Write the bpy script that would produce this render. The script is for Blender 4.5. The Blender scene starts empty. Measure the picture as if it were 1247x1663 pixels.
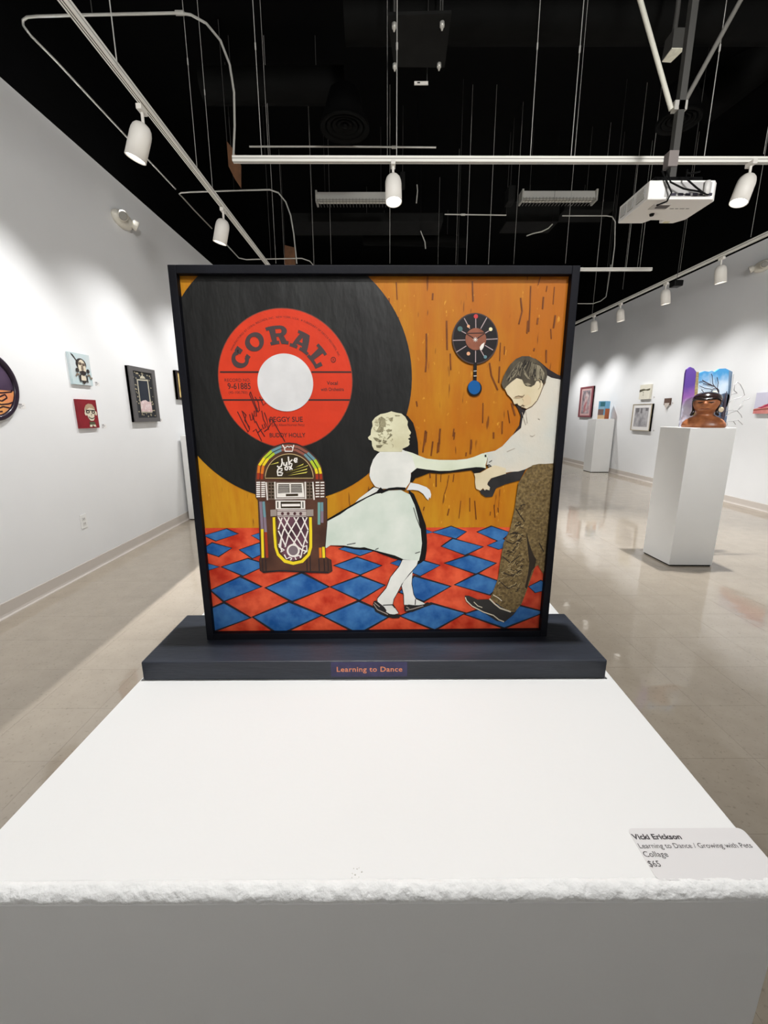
import bpy, bmesh, math, random
from mathutils import Vector, Matrix
random.seed(7)
C = bpy.context.scene.collection
PI = math.pi
# ------------------------------------------------------------------ camera, world, exposure
W, HH, F = 1247.0, 1663.0, 686.6
PITCH, YAW, ROLL = 0.2261, -0.00229, -0.002814
EYE = Vector((0.0, 0.0, 1.31))
fw = Vector((-math.sin(YAW)*math.cos(PITCH), math.cos(YAW)*math.cos(PITCH), -math.sin(PITCH)))
rt0 = Vector((math.cos(YAW), math.sin(YAW), 0.0)); up0 = rt0.cross(fw)
rt = rt0*math.cos(ROLL) + up0*math.sin(ROLL); up = -rt0*math.sin(ROLL) + up0*math.cos(ROLL)
cam_data = bpy.data.cameras.new('camera'); cam = bpy.data.objects.new('camera', cam_data); C.objects.link(cam)
m = Matrix((rt, up, -fw)).transposed().to_4x4(); m.translation = EYE; cam.matrix_world = m
cam_data.sensor_fit = 'HORIZONTAL'; cam_data.sensor_width = 36.0; cam_data.lens = F/W*36.0
cam_data.clip_start = 0.02
sc = bpy.context.scene; sc.camera = cam
sc.view_settings.view_transform = 'Standard'; sc.view_settings.look = 'None'
sc.view_settings.gamma = 1.0; sc.view_settings.use_curve_mapping = False
sc.view_settings.exposure = 0.0
wd = bpy.data.worlds.new('world'); sc.world = wd; wd.use_nodes = True
wd.node_tree.nodes['Background'].inputs[0].default_value = (0.9, 0.95, 1, 1)
wd.node_tree.nodes['Background'].inputs[1].default_value = 0.0

LIGHT = 1.0
def spot(loc, target, power, angle, blend=0.4, radius=0.03, color=(1, 0.99, 0.978)):
    l = bpy.data.lights.new('spot_light', 'SPOT'); l.energy = power*LIGHT; l.spot_size = math.radians(angle)
    l.spot_blend = blend; l.shadow_soft_size = radius; l.color = color
    o = bpy.data.objects.new('spot_light', l); C.objects.link(o); o.location = loc
    d = Vector(target) - Vector(loc); o.rotation_euler = d.to_track_quat('-Z', 'Y').to_euler()
    return o

TZ = 3.19                      # height of the lighting tracks
XL, XR = -2.522, 5.24          # faces of the side walls
# added lamps behind the camera, bouncing soft fill off the front wall
for x, p in ((-1.6, 85), (0.1, 115), (1.9, 85), (3.7, 85)):
    spot((x, -2.9, 3.1), (x, -4.45, 1.6), p, 95, 0.7, 0.05)
# added narrow lamp behind the camera, there only to brighten the collage
spot((0.25, -1.6, 3.2), (0.0, 0.38, 1.345), 265, 9.3, 0.5, 0.03)
# added unseen fill lamps that lift the upper walls and ceiling fixtures
spot((1.6, -2.4, 3.05), (5.24, 7.0, 2.9), 700, 75, 1.0, 0.45)
spot((1.0, -2.4, 3.05), (-2.52, 4.2, 2.9), 520, 75, 1.0, 0.45)
spot((1.2, -2.4, 2.7), (1.0, 7.0, 4.5), 850, 80, 1.0, 0.3)
# added lamps behind the left wall; its top edge draws the floor's shadow line
for y, p in ((3.0, 420), (4.2, 560), (5.4, 560)):
    spot((-2.70, y, 4.2), (-2.15, y, 0), p, 56, 0.8, 0.005)
WASH, WANG = 98, 98           # wall washers of the side tracks that stay out of the frame (those in view are in their lamp's builder)
for y, k in ((-1.2, .5), (0.35, .6), (1.75, .9), (5.7, 1), (7.0, 1), (8.4, 1)):
    spot((-1.56, y, 2.87), (-2.62, y-0.3, 0.8), WASH*k, WANG, 1.0, 0.04)
for y, k in ((1.5, .5), (3.1, .7), (4.6, .9), (10.2, 1.3), (11.6, 1.4)):
    spot((4.19, y, 2.87), (5.35, y-0.35, 0.8), WASH*0.85*k, WANG, 1.0, 0.04)
# lamps of the far cross track, hidden behind the collage
spot((0.15, 6.22, 2.90), (1.9, 6.0, 0), 260, 84, 0.5, 0.06)
spot((2.3, 6.22, 2.90), (2.9, 6.6, 0), 200, 100, 0.6, 0.06)

# ------------------------------------------------------------------ helpers
def ray(px, py):
    return rt*((px-623.5)/F) + up*((831.5-py)/F) + fw
def on(px, py, axis, value):            # the point of a real plane (x, y or z = value) seen at a place of the photograph
    d = ray(px, py); t = (value - EYE[axis])/d[axis]
    return EYE + d*t
def lin(c):
    c = c/255.0
    return c/12.92 if c <= 0.04045 else ((c+0.055)/1.055)**2.4
MATS = {}
def mat(name, rgb, rough=0.6, var=0.0, scale=20.0, bump=0.0, bscale=60.0, metal=0.0, emit=0.0, spec=0.4, rgb2=None, stretch=None):
    if name in MATS: return MATS[name]
    mt = bpy.data.materials.new(name); mt.use_nodes = True; nt = mt.node_tree; b = nt.nodes['Principled BSDF']
    col = tuple(lin(v) for v in rgb) + (1,)
    b.inputs['Base Color'].default_value = col; b.inputs['Roughness'].default_value = rough
    if name.startswith(('collage_', 'photo_', 'juke_', 'record_label', 'clock_', 'streak_')): spec = 0.2
    if name.startswith(('black_', 'dark_gray_')): spec = 0.06
    if name.startswith('frame_black'): spec = 0.15
    b.inputs['Metallic'].default_value = metal; b.inputs['Specular IOR Level'].default_value = spec
    if emit:
        b.inputs['Emission Color'].default_value = col; b.inputs['Emission Strength'].default_value = emit
    tc = nt.nodes.new('ShaderNodeTexCoord'); src = tc.outputs['Object']
    if stretch:
        mp = nt.nodes.new('ShaderNodeMapping'); mp.inputs['Scale'].default_value = stretch
        nt.links.new(src, mp.inputs['Vector']); src = mp.outputs['Vector']
    if var or rgb2:
        n = nt.nodes.new('ShaderNodeTexNoise'); n.inputs['Scale'].default_value = scale; n.inputs['Detail'].default_value = 5
        nt.links.new(src, n.inputs['Vector'])
        r = nt.nodes.new('ShaderNodeMapRange'); r.inputs['From Min'].default_value = 0.32; r.inputs['From Max'].default_value = 0.68
        nt.links.new(n.outputs['Fac'], r.inputs['Value'])
        mx = nt.nodes.new('ShaderNodeMix'); mx.data_type = 'RGBA'
        if rgb2: c2 = tuple(lin(v) for v in rgb2) + (1,); c1 = col
        else:
            c1 = tuple(min(1, v*(1+var)) for v in col[:3]) + (1,); c2 = tuple(v*(1-var) for v in col[:3]) + (1,)
        mx.inputs['A'].default_value = c1; mx.inputs['B'].default_value = c2
        nt.links.new(r.outputs['Result'], mx.inputs['Factor']); nt.links.new(mx.outputs['Result'], b.inputs['Base Color'])
    if bump:
        n2 = nt.nodes.new('ShaderNodeTexNoise'); n2.inputs['Scale'].default_value = bscale; n2.inputs['Detail'].default_value = 4
        nt.links.new(src, n2.inputs['Vector'])
        bp = nt.nodes.new('ShaderNodeBump'); bp.inputs['Strength'].default_value = bump; bp.inputs['Distance'].default_value = 0.4/bscale
        nt.links.new(n2.outputs['Fac'], bp.inputs['Height']); nt.links.new(bp.outputs['Normal'], b.inputs['Normal'])
    MATS[name] = mt
    return mt

class MB:                                # collects shapes for ONE mesh object
    def __init__(s): s.v = []; s.f = []; s.sm = []
    def add(s, v, f, smooth=False):
        o = len(s.v); s.v += [Vector(p) for p in v]; s.f += [tuple(i+o for i in q) for q in f]; s.sm += [smooth]*len(f); return s
    def box(s, a, b):
        (x0, y0, z0), (x1, y1, z1) = a, b
        return s.hexa([(x0,y0,z0),(x1,y0,z0),(x1,y1,z0),(x0,y1,z0),(x0,y0,z1),(x1,y0,z1),(x1,y1,z1),(x0,y1,z1)])
    def hexa(s, p):
        return s.add(p, [(0,3,2,1),(4,5,6,7),(0,1,5,4),(1,2,6,5),(2,3,7,6),(3,0,4,7)])
    def tube(s, path, r, n=8, cap=True):
        P = [Vector(p) for p in path]; rings = []
        rr = r if isinstance(r, (list, tuple)) else [r]*len(P)
        t0 = (P[1]-P[0]).normalized(); a = t0.orthogonal().normalized()
        for i, p in enumerate(P):
            t = (P[min(i+1, len(P)-1)] - P[max(i-1, 0)]).normalized()
            a = (a - t*a.dot(t)); a = a.normalized() if a.length > 1e-6 else t.orthogonal().normalized()
            b = t.cross(a)
            rings.append([p + (a*math.cos(2*PI*k/n) + b*math.sin(2*PI*k/n))*rr[i] for k in range(n)])
        v = [q for ring in rings for q in ring]; f = []
        for i in range(len(P)-1):
            for k in range(n):
                f.append((i*n+k, i*n+(k+1) % n, (i+1)*n+(k+1) % n, (i+1)*n+k))
        s.add(v, f, True)
        if cap:
            s.add(rings[0], [tuple(reversed(range(n)))]); s.add(rings[-1], [tuple(range(n))])
        return s
    def lathe(s, prof, base, axis, n=24, caps=True):     # prof: (distance along axis, radius)
        ax = Vector(axis).normalized(); a = ax.orthogonal().normalized(); b = ax.cross(a); base = Vector(base)
        v = [base + ax*h + (a*math.cos(2*PI*k/n) + b*math.sin(2*PI*k/n))*r for h, r in prof for k in range(n)]
        f = [(i*n+k, i*n+(k+1) % n, (i+1)*n+(k+1) % n, (i+1)*n+k) for i in range(len(prof)-1) for k in range(n)]
        if caps: f += [tuple(reversed(range(n))), tuple((len(prof)-1)*n+k for k in range(n))]
        return s.add(v, f, True)
    def prism(s, poly, off):              # poly: 3D points of a flat outline; off: extrusion vector
        n = len(poly); off = Vector(off); P = [Vector(p) for p in poly]
        v = P + [p + off for p in P]
        f = [tuple(reversed(range(n))), tuple(range(n, 2*n))] + [(i, (i+1) % n, n+(i+1) % n, n+i) for i in range(n)]
        return s.add(v, f)
def wloc(o):
    l = Vector((0, 0, 0))
    while o: l = l + o.location; o = o.parent
    return l
def make(name, mb, material, parent=None, loc=None, bevel=0.0):
    """link ONE mesh object; mb is given in world coordinates"""
    base = wloc(parent) if parent else (Vector(loc) if loc else Vector((0, 0, 0)))
    me = bpy.data.meshes.new(name); me.from_pydata([tuple(p-base) for p in mb.v], [], mb.f); me.validate()
    if len(me.polygons) == len(mb.sm): me.polygons.foreach_set('use_smooth', mb.sm)
    bm = bmesh.new(); bm.from_mesh(me); bmesh.ops.recalc_face_normals(bm, faces=bm.faces); bm.to_mesh(me); bm.free()
    me.materials.append(material)
    o = bpy.data.objects.new(name, me); C.objects.link(o)
    if parent: o.parent = parent
    else: o.location = base
    if bevel:
        md = o.modifiers.new('bevel', 'BEVEL'); md.width = bevel; md.segments = 2; md.limit_method = 'ANGLE'
    return o
def tag(o, label=None, cat=None, group=None, kind=None):
    if label: o['label'] = label
    if cat: o['category'] = cat
    if group: o['group'] = group
    if kind: o['kind'] = kind
    return o
def thing(name, loc, label, cat, group=None):
    o = bpy.data.objects.new(name, None); C.objects.link(o); o.location = loc; o.empty_display_size = 0.05
    return tag(o, label, cat, group)
def struct(name, mb, material, **k):
    return tag(make(name, mb, material, **k), kind='structure')
def copy_tree(o, parent=None):
    c = o.copy(); C.objects.link(c); c.parent = parent
    for ch in list(o.children): copy_tree(ch, c)
    return c
def text_polys(body, size, bold=0.0, spacing=1.0):
    cu = bpy.data.curves.new('lettering', 'FONT'); cu.body = body; cu.size = size; cu.offset = bold; cu.space_character = spacing
    cu.resolution_u = 3
    ob = bpy.data.objects.new('lettering', cu); C.objects.link(ob)
    dg = bpy.context.evaluated_depsgraph_get(); dg.update()
    me = bpy.data.meshes.new_from_object(ob.evaluated_get(dg))
    v = [tuple(p.co) for p in me.vertices]; f = [tuple(p.vertices) for p in me.polygons]
    bpy.data.objects.remove(ob); bpy.data.curves.remove(cu); bpy.data.meshes.remove(me)
    return v, f
def text_width(v):
    return max(p[0] for p in v) - min(p[0] for p in v) if v else 0

# ------------------------------------------------------------------ materials
white_wall = mat('white_wall_paint', (236, 237, 238), 0.55, 0.012, 2.0, 0.06, 300)
black_paint = mat('black_ceiling_paint', (3, 3, 3), 0.8, 0.2, 3.0)
black_duct = mat('black_duct', (9, 9, 8), 0.7, 0.2, 6.0)
gray_duct = mat('dark_gray_duct', (27, 27, 26), 0.6, 0.15, 6.0)
ped_white = mat('pedestal_white', (233, 233, 231), 0.65, 0.01, 6.0, 0.05, 250)
ped_worn = mat('pedestal_worn_edge', (240, 240, 238), 0.75, 0.05, 90.0, 0.9, 260)
vinyl = mat('vinyl_base', (206, 198, 190), 0.4)
track_white = mat('track_white', (238, 236, 228), 0.45)
slot_dark = mat('track_slot', (40, 38, 36), 0.6)
head_white = mat('lamp_white', (226, 222, 214), 0.5)
lens = mat('lamp_lens', (255, 252, 245), 0.4, emit=6.0)
conduit = mat('conduit_steel', (190, 188, 180), 0.4, metal=0.3)
wire_m = mat('hanger_wire_steel', (190, 188, 182), 0.45, metal=0.2)
dark_steel = mat('dark_steel', (70, 69, 66), 0.5)
black_plastic = mat('black_plastic', (18, 18, 18), 0.4)
navy_black = mat('navy_black_paint', (46, 50, 59), 0.45, 0.22, 18.0, 0.15, 160, stretch=(0.6, 3, 5))
paper = mat('paper_label', (235, 233, 231), 0.4)
ink = mat('label_ink', (66, 62, 64), 0.6)
gray_ink = mat('faded_ink', (150, 148, 150), 0.6)

# ------------------------------------------------------------------ room shell
def floor_material():
    mt = bpy.data.materials.new('polished_floor_tile'); mt.use_nodes = True; nt = mt.node_tree; b = nt.nodes['Principled BSDF']
    g = nt.nodes.new('ShaderNodeNewGeometry')
    n = nt.nodes.new('ShaderNodeTexNoise'); n.inputs['Scale'].default_value = 7.0; n.inputs['Detail'].default_value = 7; n.inputs['Roughness'].default_value = 0.65
    nt.links.new(g.outputs['Position'], n.inputs['Vector'])
    cr = nt.nodes.new('ShaderNodeValToRGB')
    cr.color_ramp.elements[0].position = 0.3; cr.color_ramp.elements[0].color = (lin(164), lin(153), lin(138), 1)
    cr.color_ramp.elements[1].position = 0.7; cr.color_ramp.elements[1].color = (lin(174), lin(163), lin(147), 1)
    nt.links.new(n.outputs['Fac'], cr.inputs['Fac'])
    n3 = nt.nodes.new('ShaderNodeTexNoise'); n3.inputs['Scale'].default_value = 70.0; n3.inputs['Detail'].default_value = 3
    nt.links.new(g.outputs['Position'], n3.inputs['Vector'])
    sp = nt.nodes.new('ShaderNodeMapRange'); sp.inputs['From Min'].default_value = 0.28; sp.inputs['From Max'].default_value = 0.4
    sp.inputs['To Min'].default_value = 0.78; sp.inputs['To Max'].default_value = 1.0
    nt.links.new(n3.outputs['Fac'], sp.inputs['Value'])
    mx = nt.nodes.new('ShaderNodeMix'); mx.data_type = 'RGBA'; mx.blend_type = 'MULTIPLY'; mx.inputs['Factor'].default_value = 1.0
    nt.links.new(cr.outputs['Color'], mx.inputs['A']); nt.links.new(sp.outputs['Result'], mx.inputs['B'])
    nt.links.new(mx.outputs['Result'], b.inputs['Base Color'])
    b.inputs['Roughness'].default_value = 0.06; b.inputs['Specular IOR Level'].default_value = 0.75
    n2 = nt.nodes.new('ShaderNodeTexNoise'); n2.inputs['Scale'].default_value = 9.0; n2.inputs['Detail'].default_value = 2
    nt.links.new(g.outputs['Position'], n2.inputs['Vector'])
    bp = nt.nodes.new('ShaderNodeBump'); bp.inputs['Strength'].default_value = 0.05; bp.inputs['Distance'].default_value = 0.02
    nt.links.new(n2.outputs['Fac'], bp.inputs['Height']); nt.links.new(bp.outputs['Normal'], b.inputs['Normal'])
    return mt
floor_m = floor_material()
Y0, Y1 = -4.5, 13.2
grout = mat('tile_joint', (96, 88, 78), 0.7)
floor = struct('floor', MB().box((XL-0.6, Y0-0.2, -0.2), (XR+0.3, Y1+0.2, -0.005)), grout)
TS = 0.305; GAP = 0.0007
def tile_box(i, j):
    x0 = XL + i*TS; y0 = 0.168 + j*TS
    return (max(x0+GAP/2, XL-0.1), y0+GAP/2, -0.005), (x0+TS-GAP/2, y0+TS-GAP/2, 0.0)
tile_me = None
near = set((i, j) for i in range(0, 17) for j in range(0, 15))
near |= set((i, j) for i in range(17, 20) for j in range(5, 14))
rest = MB()
for j in range(-16, 43):
    for i in range(0, 26):
        a, b = tile_box(i, j)
        if (i, j) in near:
            if tile_me is None:
                o = make('floor_tile', MB().box((0, 0, -0.005), (TS-GAP, TS-GAP, 0)), floor_m, floor); tile_me = o.data
            else:
                o = bpy.data.objects.new('floor_tile', tile_me); C.objects.link(o); o.parent = floor
            o.location = (a[0], a[1], 0)
        else:
            rest.add([(a[0],a[1],0),(b[0],a[1],0),(b[0],b[1],0),(a[0],b[1],0)], [(0,1,2,3)])
tag(make('floor_tile_field', rest, floor_m, floor), kind='stuff')

LT, RT = 3.494, 3.635
struct('wall_left', MB().box((XL-0.12, Y0, -0.1), (XL, Y1, LT)), white_wall)
struct('wall_right', MB().box((XR, Y0, -0.1), (XR+0.25, Y1, RT)), white_wall)
struct('wall_back', MB().box((XL-0.12, Y1, -0.1), (XR+0.25, Y1+0.2, 3.55)), white_wall)
struct('wall_front', MB().box((XL-0.12, Y0-0.2, -0.1), (XR+0.25, Y0, 3.55)), white_wall)
DECK = 5.3
struct('ceiling', MB().box((XL-0.75, Y0-0.2, DECK), (XR+0.4, Y1+0.2, DECK+0.2)), black_paint)
struct('trim_1', MB().box((XL-0.75, Y0-0.2, LT-0.4), (XL-0.55, Y1+0.2, DECK)), black_paint)      # black bulkheads over the walls
struct('trim_2', MB().box((XR+0.02, Y0, RT), (XR+0.25, Y1, DECK)), black_paint)
struct('trim_3', MB().box((XL-0.5, Y1+0.02, 3.55), (XR+0.2, Y1+0.2, DECK)), black_paint)
struct('trim_4', MB().box((XL-0.5, Y0-0.2, 3.55), (XR+0.2, Y0-0.02, DECK)), black_paint)
def cove(name, x, s, y0, y1):
    p = [(0, 0.0), (0.020, 0.0), (0.0185, 0.004), (0.010, 0.010), (0.006, 0.024), (0.005, 0.096), (0.003, 0.1), (0, 0.1)]
    n = len(p); v = [Vector((x + s*a, y, h)) for y in (y0, y1) for a, h in p]
    f = [(i, i+1, n+i+1, n+i) for i in range(n-1)] + [tuple(range(n)), tuple(range(2*n-1, n-1, -1))]
    struct(name, MB().add(v, f), vinyl)
cove('baseboard_left', XL, 1, Y0, Y1); cove('baseboard_right', XR, -1, Y0, Y1)
b = MB().box((XL, Y1-0.006, 0), (XR, Y1, 0.1)); struct('baseboard_back', b, vinyl)

# ------------------------------------------------------------------ front pedestal with the framed collage
D = 0.234; PT = EYE.z - D                       # pedestal top is D below the eye
ped = thing('pedestal', (0, 0.33, 0), 'tall white display pedestal in front carrying the framed dance collage', 'pedestal')
def corners(z): return [(-0.955*D, 0.70*D), (0.868*D, 0.70*D), (0.906*D, 2.137*D), (-0.930*D, 2.137*D)]
mb = MB(); q = corners(0)
R = 0.0062; kf = R*1.15
def ped_x(i, j, y): return q[i][0] + (q[j][0]-q[i][0])*(y-q[i][1])/(q[j][1]-q[i][1])
prof = [(q[0][1], 0), (q[0][1], PT-kf), (q[0][1]+kf*0.35, PT-kf*0.35), (q[0][1]+kf, PT), (q[3][1], PT), (q[3][1], 0)]
vl = [(ped_x(0, 3, y), y, z) for y, z in prof]; vr = [(ped_x(1, 2, y), y, z) for y, z in prof]; n_ = len(prof)
mb.add(vl + vr, [tuple(range(n_)), tuple(reversed(range(n_, 2*n_)))] + [(i, (i+1) % n_, n_+(i+1) % n_, n_+i) for i in range(n_)])
make('body', mb, ped_white, ped)
# worn, crumbly rounded front edge: a lumpy bead of paint that wraps the edge
eb = MB(); nx, na = 260, 9
import mathutils.noise as mn
xa, xb = q[0][0]-0.0003, q[1][0]+0.0003; vv = []
for i in range(nx+1):
    x = xa + (xb-xa)*i/nx
    for k in range(na):
        t = -0.12 + 1.2*k/(na-1)                                     # 0 = top, 1 = front face
        ang = PI/2*t
        rr = R*(1.08 + 0.14*mn.noise(Vector((x*150, k*0.7, 0))) + 0.09*mn.noise(Vector((x*420, k*1.3, 3))))
        if k in (0, na-1): rr = R*0.9
        vv.append(Vector((x, 0.70*D + R - rr*math.sin(ang), PT - R + rr*math.cos(ang))))
ff = [(i*na+k, (i+1)*na+k, (i+1)*na+k+1, i*na+k+1) for i in range(nx) for k in range(na-1)]
eb.add(vv, ff, True)
tag(make('worn_edge', eb, ped_worn, ped), 'crumbly worn front edge of white paint')
# the small scuff on the top
sc_m = mat('scuff_mark', (222, 220, 214), 0.8)
sm = MB()
for k in range(9):
    p = on(random.uniform(570, 600), random.uniform(1408, 1428), 2, PT); r = random.uniform(0.0002, 0.0005)
    sm.lathe([(0, r), (0.00025, r*0.7)], p, (0, 0, 1), 7)
tag(make('scuff', sm, sc_m, ped), kind='stuff')

# plinth board (base of the artwork) and the shadow-box frame
YF = 1.452*D                                    # front of the base board
zb = PT; zt = PT + 0.079*D
art = thing('framed_collage', (-0.006, 1.66*D, PT), 'square black framed collage of a dancing couple under a giant record', 'artwork')
mb = MB()
x0, x1 = -0.930*D, 0.860*D; y0, y1 = YF, 1.845*D
ob = make('base_board', mb.box((x0, y0, zb), (x1, y1, zt)), navy_black, art, bevel=0.0012)
# title plaque on the base board's front edge
pl_m = mat('plaque_purple', (58, 54, 92), 0.4, 0.25, 120.0)
pa = on(537, 1076, 1, y0-0.0004); pb = on(661, 1098.5, 1, y0-0.0004)
plaque = make('title_plaque', MB().box((pa.x, y0-0.0004, pb.z), (pb.x, y0+0.0002, pa.z)), pl_m, art)
tag(plaque, 'purple title plaque lettered in orange')
orange_ink = mat('plaque_orange', (232, 148, 108), 0.6)
v, f = text_polys('Learning to Dance', 0.0071, 0.00012, 1.08)
w = text_width(v); tw = (pb.x-pa.x)*0.86; s = tw/w; ox = (pa.x+pb.x)/2 - tw/2
zc = (pa.z+pb.z)/2 - 0.0020
make('lettering', MB().add([(ox + p[0]*s, y0-0.0006, zc + p[1]*1.0) for p in v], f), orange_ink, plaque)

# ---- picture plane
SL = 0.012                                        # the frame stands very slightly turned
YFR = 1.622*D                                     # front face of the frame at x = 0
def art_pt(px, py, off=0.0):                      # off: height of relief in front of the picture panel (panel lies 6 mm behind the frame front)
    d = ray(px, py); yp = YFR + 0.006
    t = (yp - EYE.y + SL*EYE.x)/(d.y - SL*d.x)
    p = EYE + d*t
    return p + Vector((SL, -1, 0)).normalized()*off
def front_pt(px, py):
    d = ray(px, py); t = (YFR + SL*EYE.x)/(d.y - SL*d.x); return EYE + d*t
NRM = Vector((SL, -1, 0)).normalized(); EX = Vector((1, SL, 0)).normalized(); EZ = Vector((0, 0, 1))
TL, TR, BR, BL = front_pt(266.5, 430), front_pt(943, 430.5), front_pt(888, 1034), front_pt(340, 1040)
fx0 = (TL.x+BL.x)/2; fx1 = (TR.x+BR.x)/2; fz1 = (TL.z+TR.z)/2; fz0 = zt
def fy(x): return YFR + SL*x
def rail(xa, xb, za, zc):
    dep = -NRM*0.031
    p = [Vector((xa, fy(xa), za)), Vector((xb, fy(xb), za)), Vector((xb, fy(xb), zc)), Vector((xa, fy(xa), zc))]
    return MB().prism(p, dep)
RW = 0.0066
frame_m = mat('frame_black_paint', (14, 15, 22), 0.6, 0.25, 25.0, 0.1, 200)
make('frame_rail', rail(fx0, fx0+RW, fz0, fz1), frame_m, art, bevel=0.0005)
make('frame_rail', rail(fx1-RW, fx1, fz0, fz1), frame_m, art, bevel=0.0005)
make('frame_rail', rail(fx0+RW, fx1-RW, fz1-RW, fz1), frame_m, art, bevel=0.0005)
make('frame_rail', rail(fx0+RW, fx1-RW, fz0, fz0+RW), frame_m, art, bevel=0.0005)
px0, px1, pz0, pz1 = fx0+RW*0.5, fx1-RW*0.5, fz0+RW*0.5, fz1-RW*0.5

def orange_mat():
    mt = bpy.data.materials.new('painted_orange'); mt.use_nodes = True; nt = mt.node_tree; b = nt.nodes['Principled BSDF']
    b.inputs['Roughness'].default_value = 0.5; b.inputs['Specular IOR Level'].default_value = 0.2
    tc = nt.nodes.new('ShaderNodeTexCoord')
    def noise(scale, stretch, det=4):
        mp = nt.nodes.new('ShaderNodeMapping'); mp.inputs['Scale'].default_value = stretch; nt.links.new(tc.outputs['Object'], mp.inputs['Vector'])
        n = nt.nodes.new('ShaderNodeTexNoise'); n.inputs['Scale'].default_value = scale; n.inputs['Detail'].default_value = det
        nt.links.new(mp.outputs['Vector'], n.inputs['Vector']); return n.outputs['Fac']
    def mrange(x, a, b2, c=0.0, d=1.0):
        r = nt.nodes.new('ShaderNodeMapRange'); r.inputs['From Min'].default_value = a; r.inputs['From Max'].default_value = b2
        r.inputs['To Min'].default_value = c; r.inputs['To Max'].default_value = d
        nt.links.new(x, r.inputs['Value']); return r.outputs['Result']
    def mix(fac, A, B):
        mx = nt.nodes.new('ShaderNodeMix'); mx.data_type = 'RGBA'; nt.links.new(fac, mx.inputs['Factor'])
        for k, v in (('A', A), ('B', B)):
            if isinstance(v, tuple): mx.inputs[k].default_value = tuple(lin(c) for c in v) + (1,)
            else: nt.links.new(v, mx.inputs[k])
        return mx.outputs['Result']
    sep = nt.nodes.new('ShaderNodeSeparateXYZ'); nt.links.new(tc.outputs['Object'], sep.inputs[0])
    # brushed blend of ochre (lower and left) into burnt orange (upper right), as the paint goes on the panel
    g1 = nt.nodes.new('ShaderNodeMath'); g1.operation = 'MULTIPLY_ADD'; g1.inputs[1].default_value = 2.2; nt.links.new(sep.outputs['X'], g1.inputs[0])
    g2 = nt.nodes.new('ShaderNodeMath'); g2.operation = 'MULTIPLY_ADD'; g2.inputs[1].default_value = 2.4; g2.inputs[2].default_value = -0.22; nt.links.new(sep.outputs['Z'], g2.inputs[0])
    nt.links.new(g2.outputs[0], g1.inputs[2])
    n1 = noise(1.0, (30, 30, 12), 5)
    ad = nt.nodes.new('ShaderNodeMath'); ad.operation = 'ADD'; nt.links.new(g1.outputs[0], ad.inputs[0]); nt.links.new(mrange(n1, 0.2, 0.8, -0.6, 0.6), ad.inputs[1])
    base = mix(mrange(ad.outputs[0], -0.1, 0.9), (186, 132, 26), (174, 98, 8))
    base = mix(mrange(noise(1.0, (200, 200, 34)), 0.40, 0.70, 0, 0.45), base, (166, 94, 16))
    base = mix(mrange(noise(1.0, (260, 260, 34), 2), 0.69, 0.73, 0, 0.75), base, (92, 46, 14))
    base = mix(mrange(noise(1.0, (260, 260, 120), 2), 0.70, 0.75, 0, 0.5), base, (222, 164, 56))
    nt.links.new(base, b.inputs['Base Color'])
    bp = nt.nodes.new('ShaderNodeBump'); bp.inputs['Strength'].default_value = 0.25; bp.inputs['Distance'].default_value = 0.0006
    nt.links.new(noise(1.0, (420, 420, 60)), bp.inputs['Height']); nt.links.new(bp.outputs['Normal'], b.inputs['Normal'])
    return mt
panel_pts = [Vector((x, fy(x)+0.006, z)) for x, z in ((px0, pz0), (px1, pz0), (px1, pz1), (px0, pz1))]
panel = make('painted_panel', MB().prism(panel_pts, -NRM*0.004), orange_mat(), art)
# clip limits of the picture in panel x, z
def clip(poly):
    """clip a list of points on the panel to the picture rectangle"""
    def cut(P, f, inter):
        out = []
        for i in range(len(P)):
            a, b = P[i], P[(i+1) % len(P)]
            fa, fb = f(a), f(b)
            if fa >= 0: out.append(a)
            if fa*fb < 0: out.append(a + (b-a)*(fa/(fa-fb)))
        return out
    for f in (lambda p: p.x-px0, lambda p: px1-p.x, lambda p: p.z-pz0, lambda p: pz1-p.z):
        poly = cut(poly, f, None)
        if len(poly) < 3: return []
    return poly
LAY = 0.00022
def Z(o, s, pts): return [(o[0]+x/s, o[1]+y/s) for x, y in pts]
def flat(mb, pts, lay):                            # one cut-out piece glued on the panel, pts in photograph places
    P = clip([art_pt(x, y, (lay + (len(mb.v) % 13)*0.03)*LAY) for x, y in pts])
    if len(P) >= 3: mb.prism(P, NRM*LAY*0.8)
    return mb
def piece(name, pts, lay, material, parent, label=None):
    o = make(name, flat(MB(), pts, lay), material, parent)
    if label: o['label'] = label
    return o
def stroke_into(mb, pts, width, lay, closed=False):  # a brush line of given width (in photograph places)
    n = len(pts); L = []; Rr = []
    for i in range(n):
        a = Vector(pts[(i-1) % n] if (closed or i > 0) else pts[i]); c = Vector(pts[(i+1) % n] if (closed or i < n-1) else pts[i])
        t = c-a
        if t.length < 1e-6: t = Vector((1, 0))
        t.normalize(); nn = Vector((-t.y, t.x))*(width/2)
        L.append(Vector(pts[i])+nn); Rr.append(Vector(pts[i])-nn)
    m2 = n if closed else n-1
    for i in range(m2):
        k = (i+1) % n
        flat(mb, [tuple(L[i]), tuple(L[k]), tuple(Rr[k]), tuple(Rr[i])], lay)
    return mb
def stroke(name, pts, width, lay, material, parent, closed=False):
    return make(name, stroke_into(MB(), pts, width, lay, closed), material, parent)
def ellipse(cx, cy, rx, ry, n=48, a0=0, a1=360):
    full = abs(a1-a0) >= 360
    return [(cx + rx*math.sin(math.radians(a0+(a1-a0)*k/(n if full else n-1))), cy - ry*math.cos(math.radians(a0+(a1-a0)*k/(n if full else n-1)))) for k in range(n)]
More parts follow.
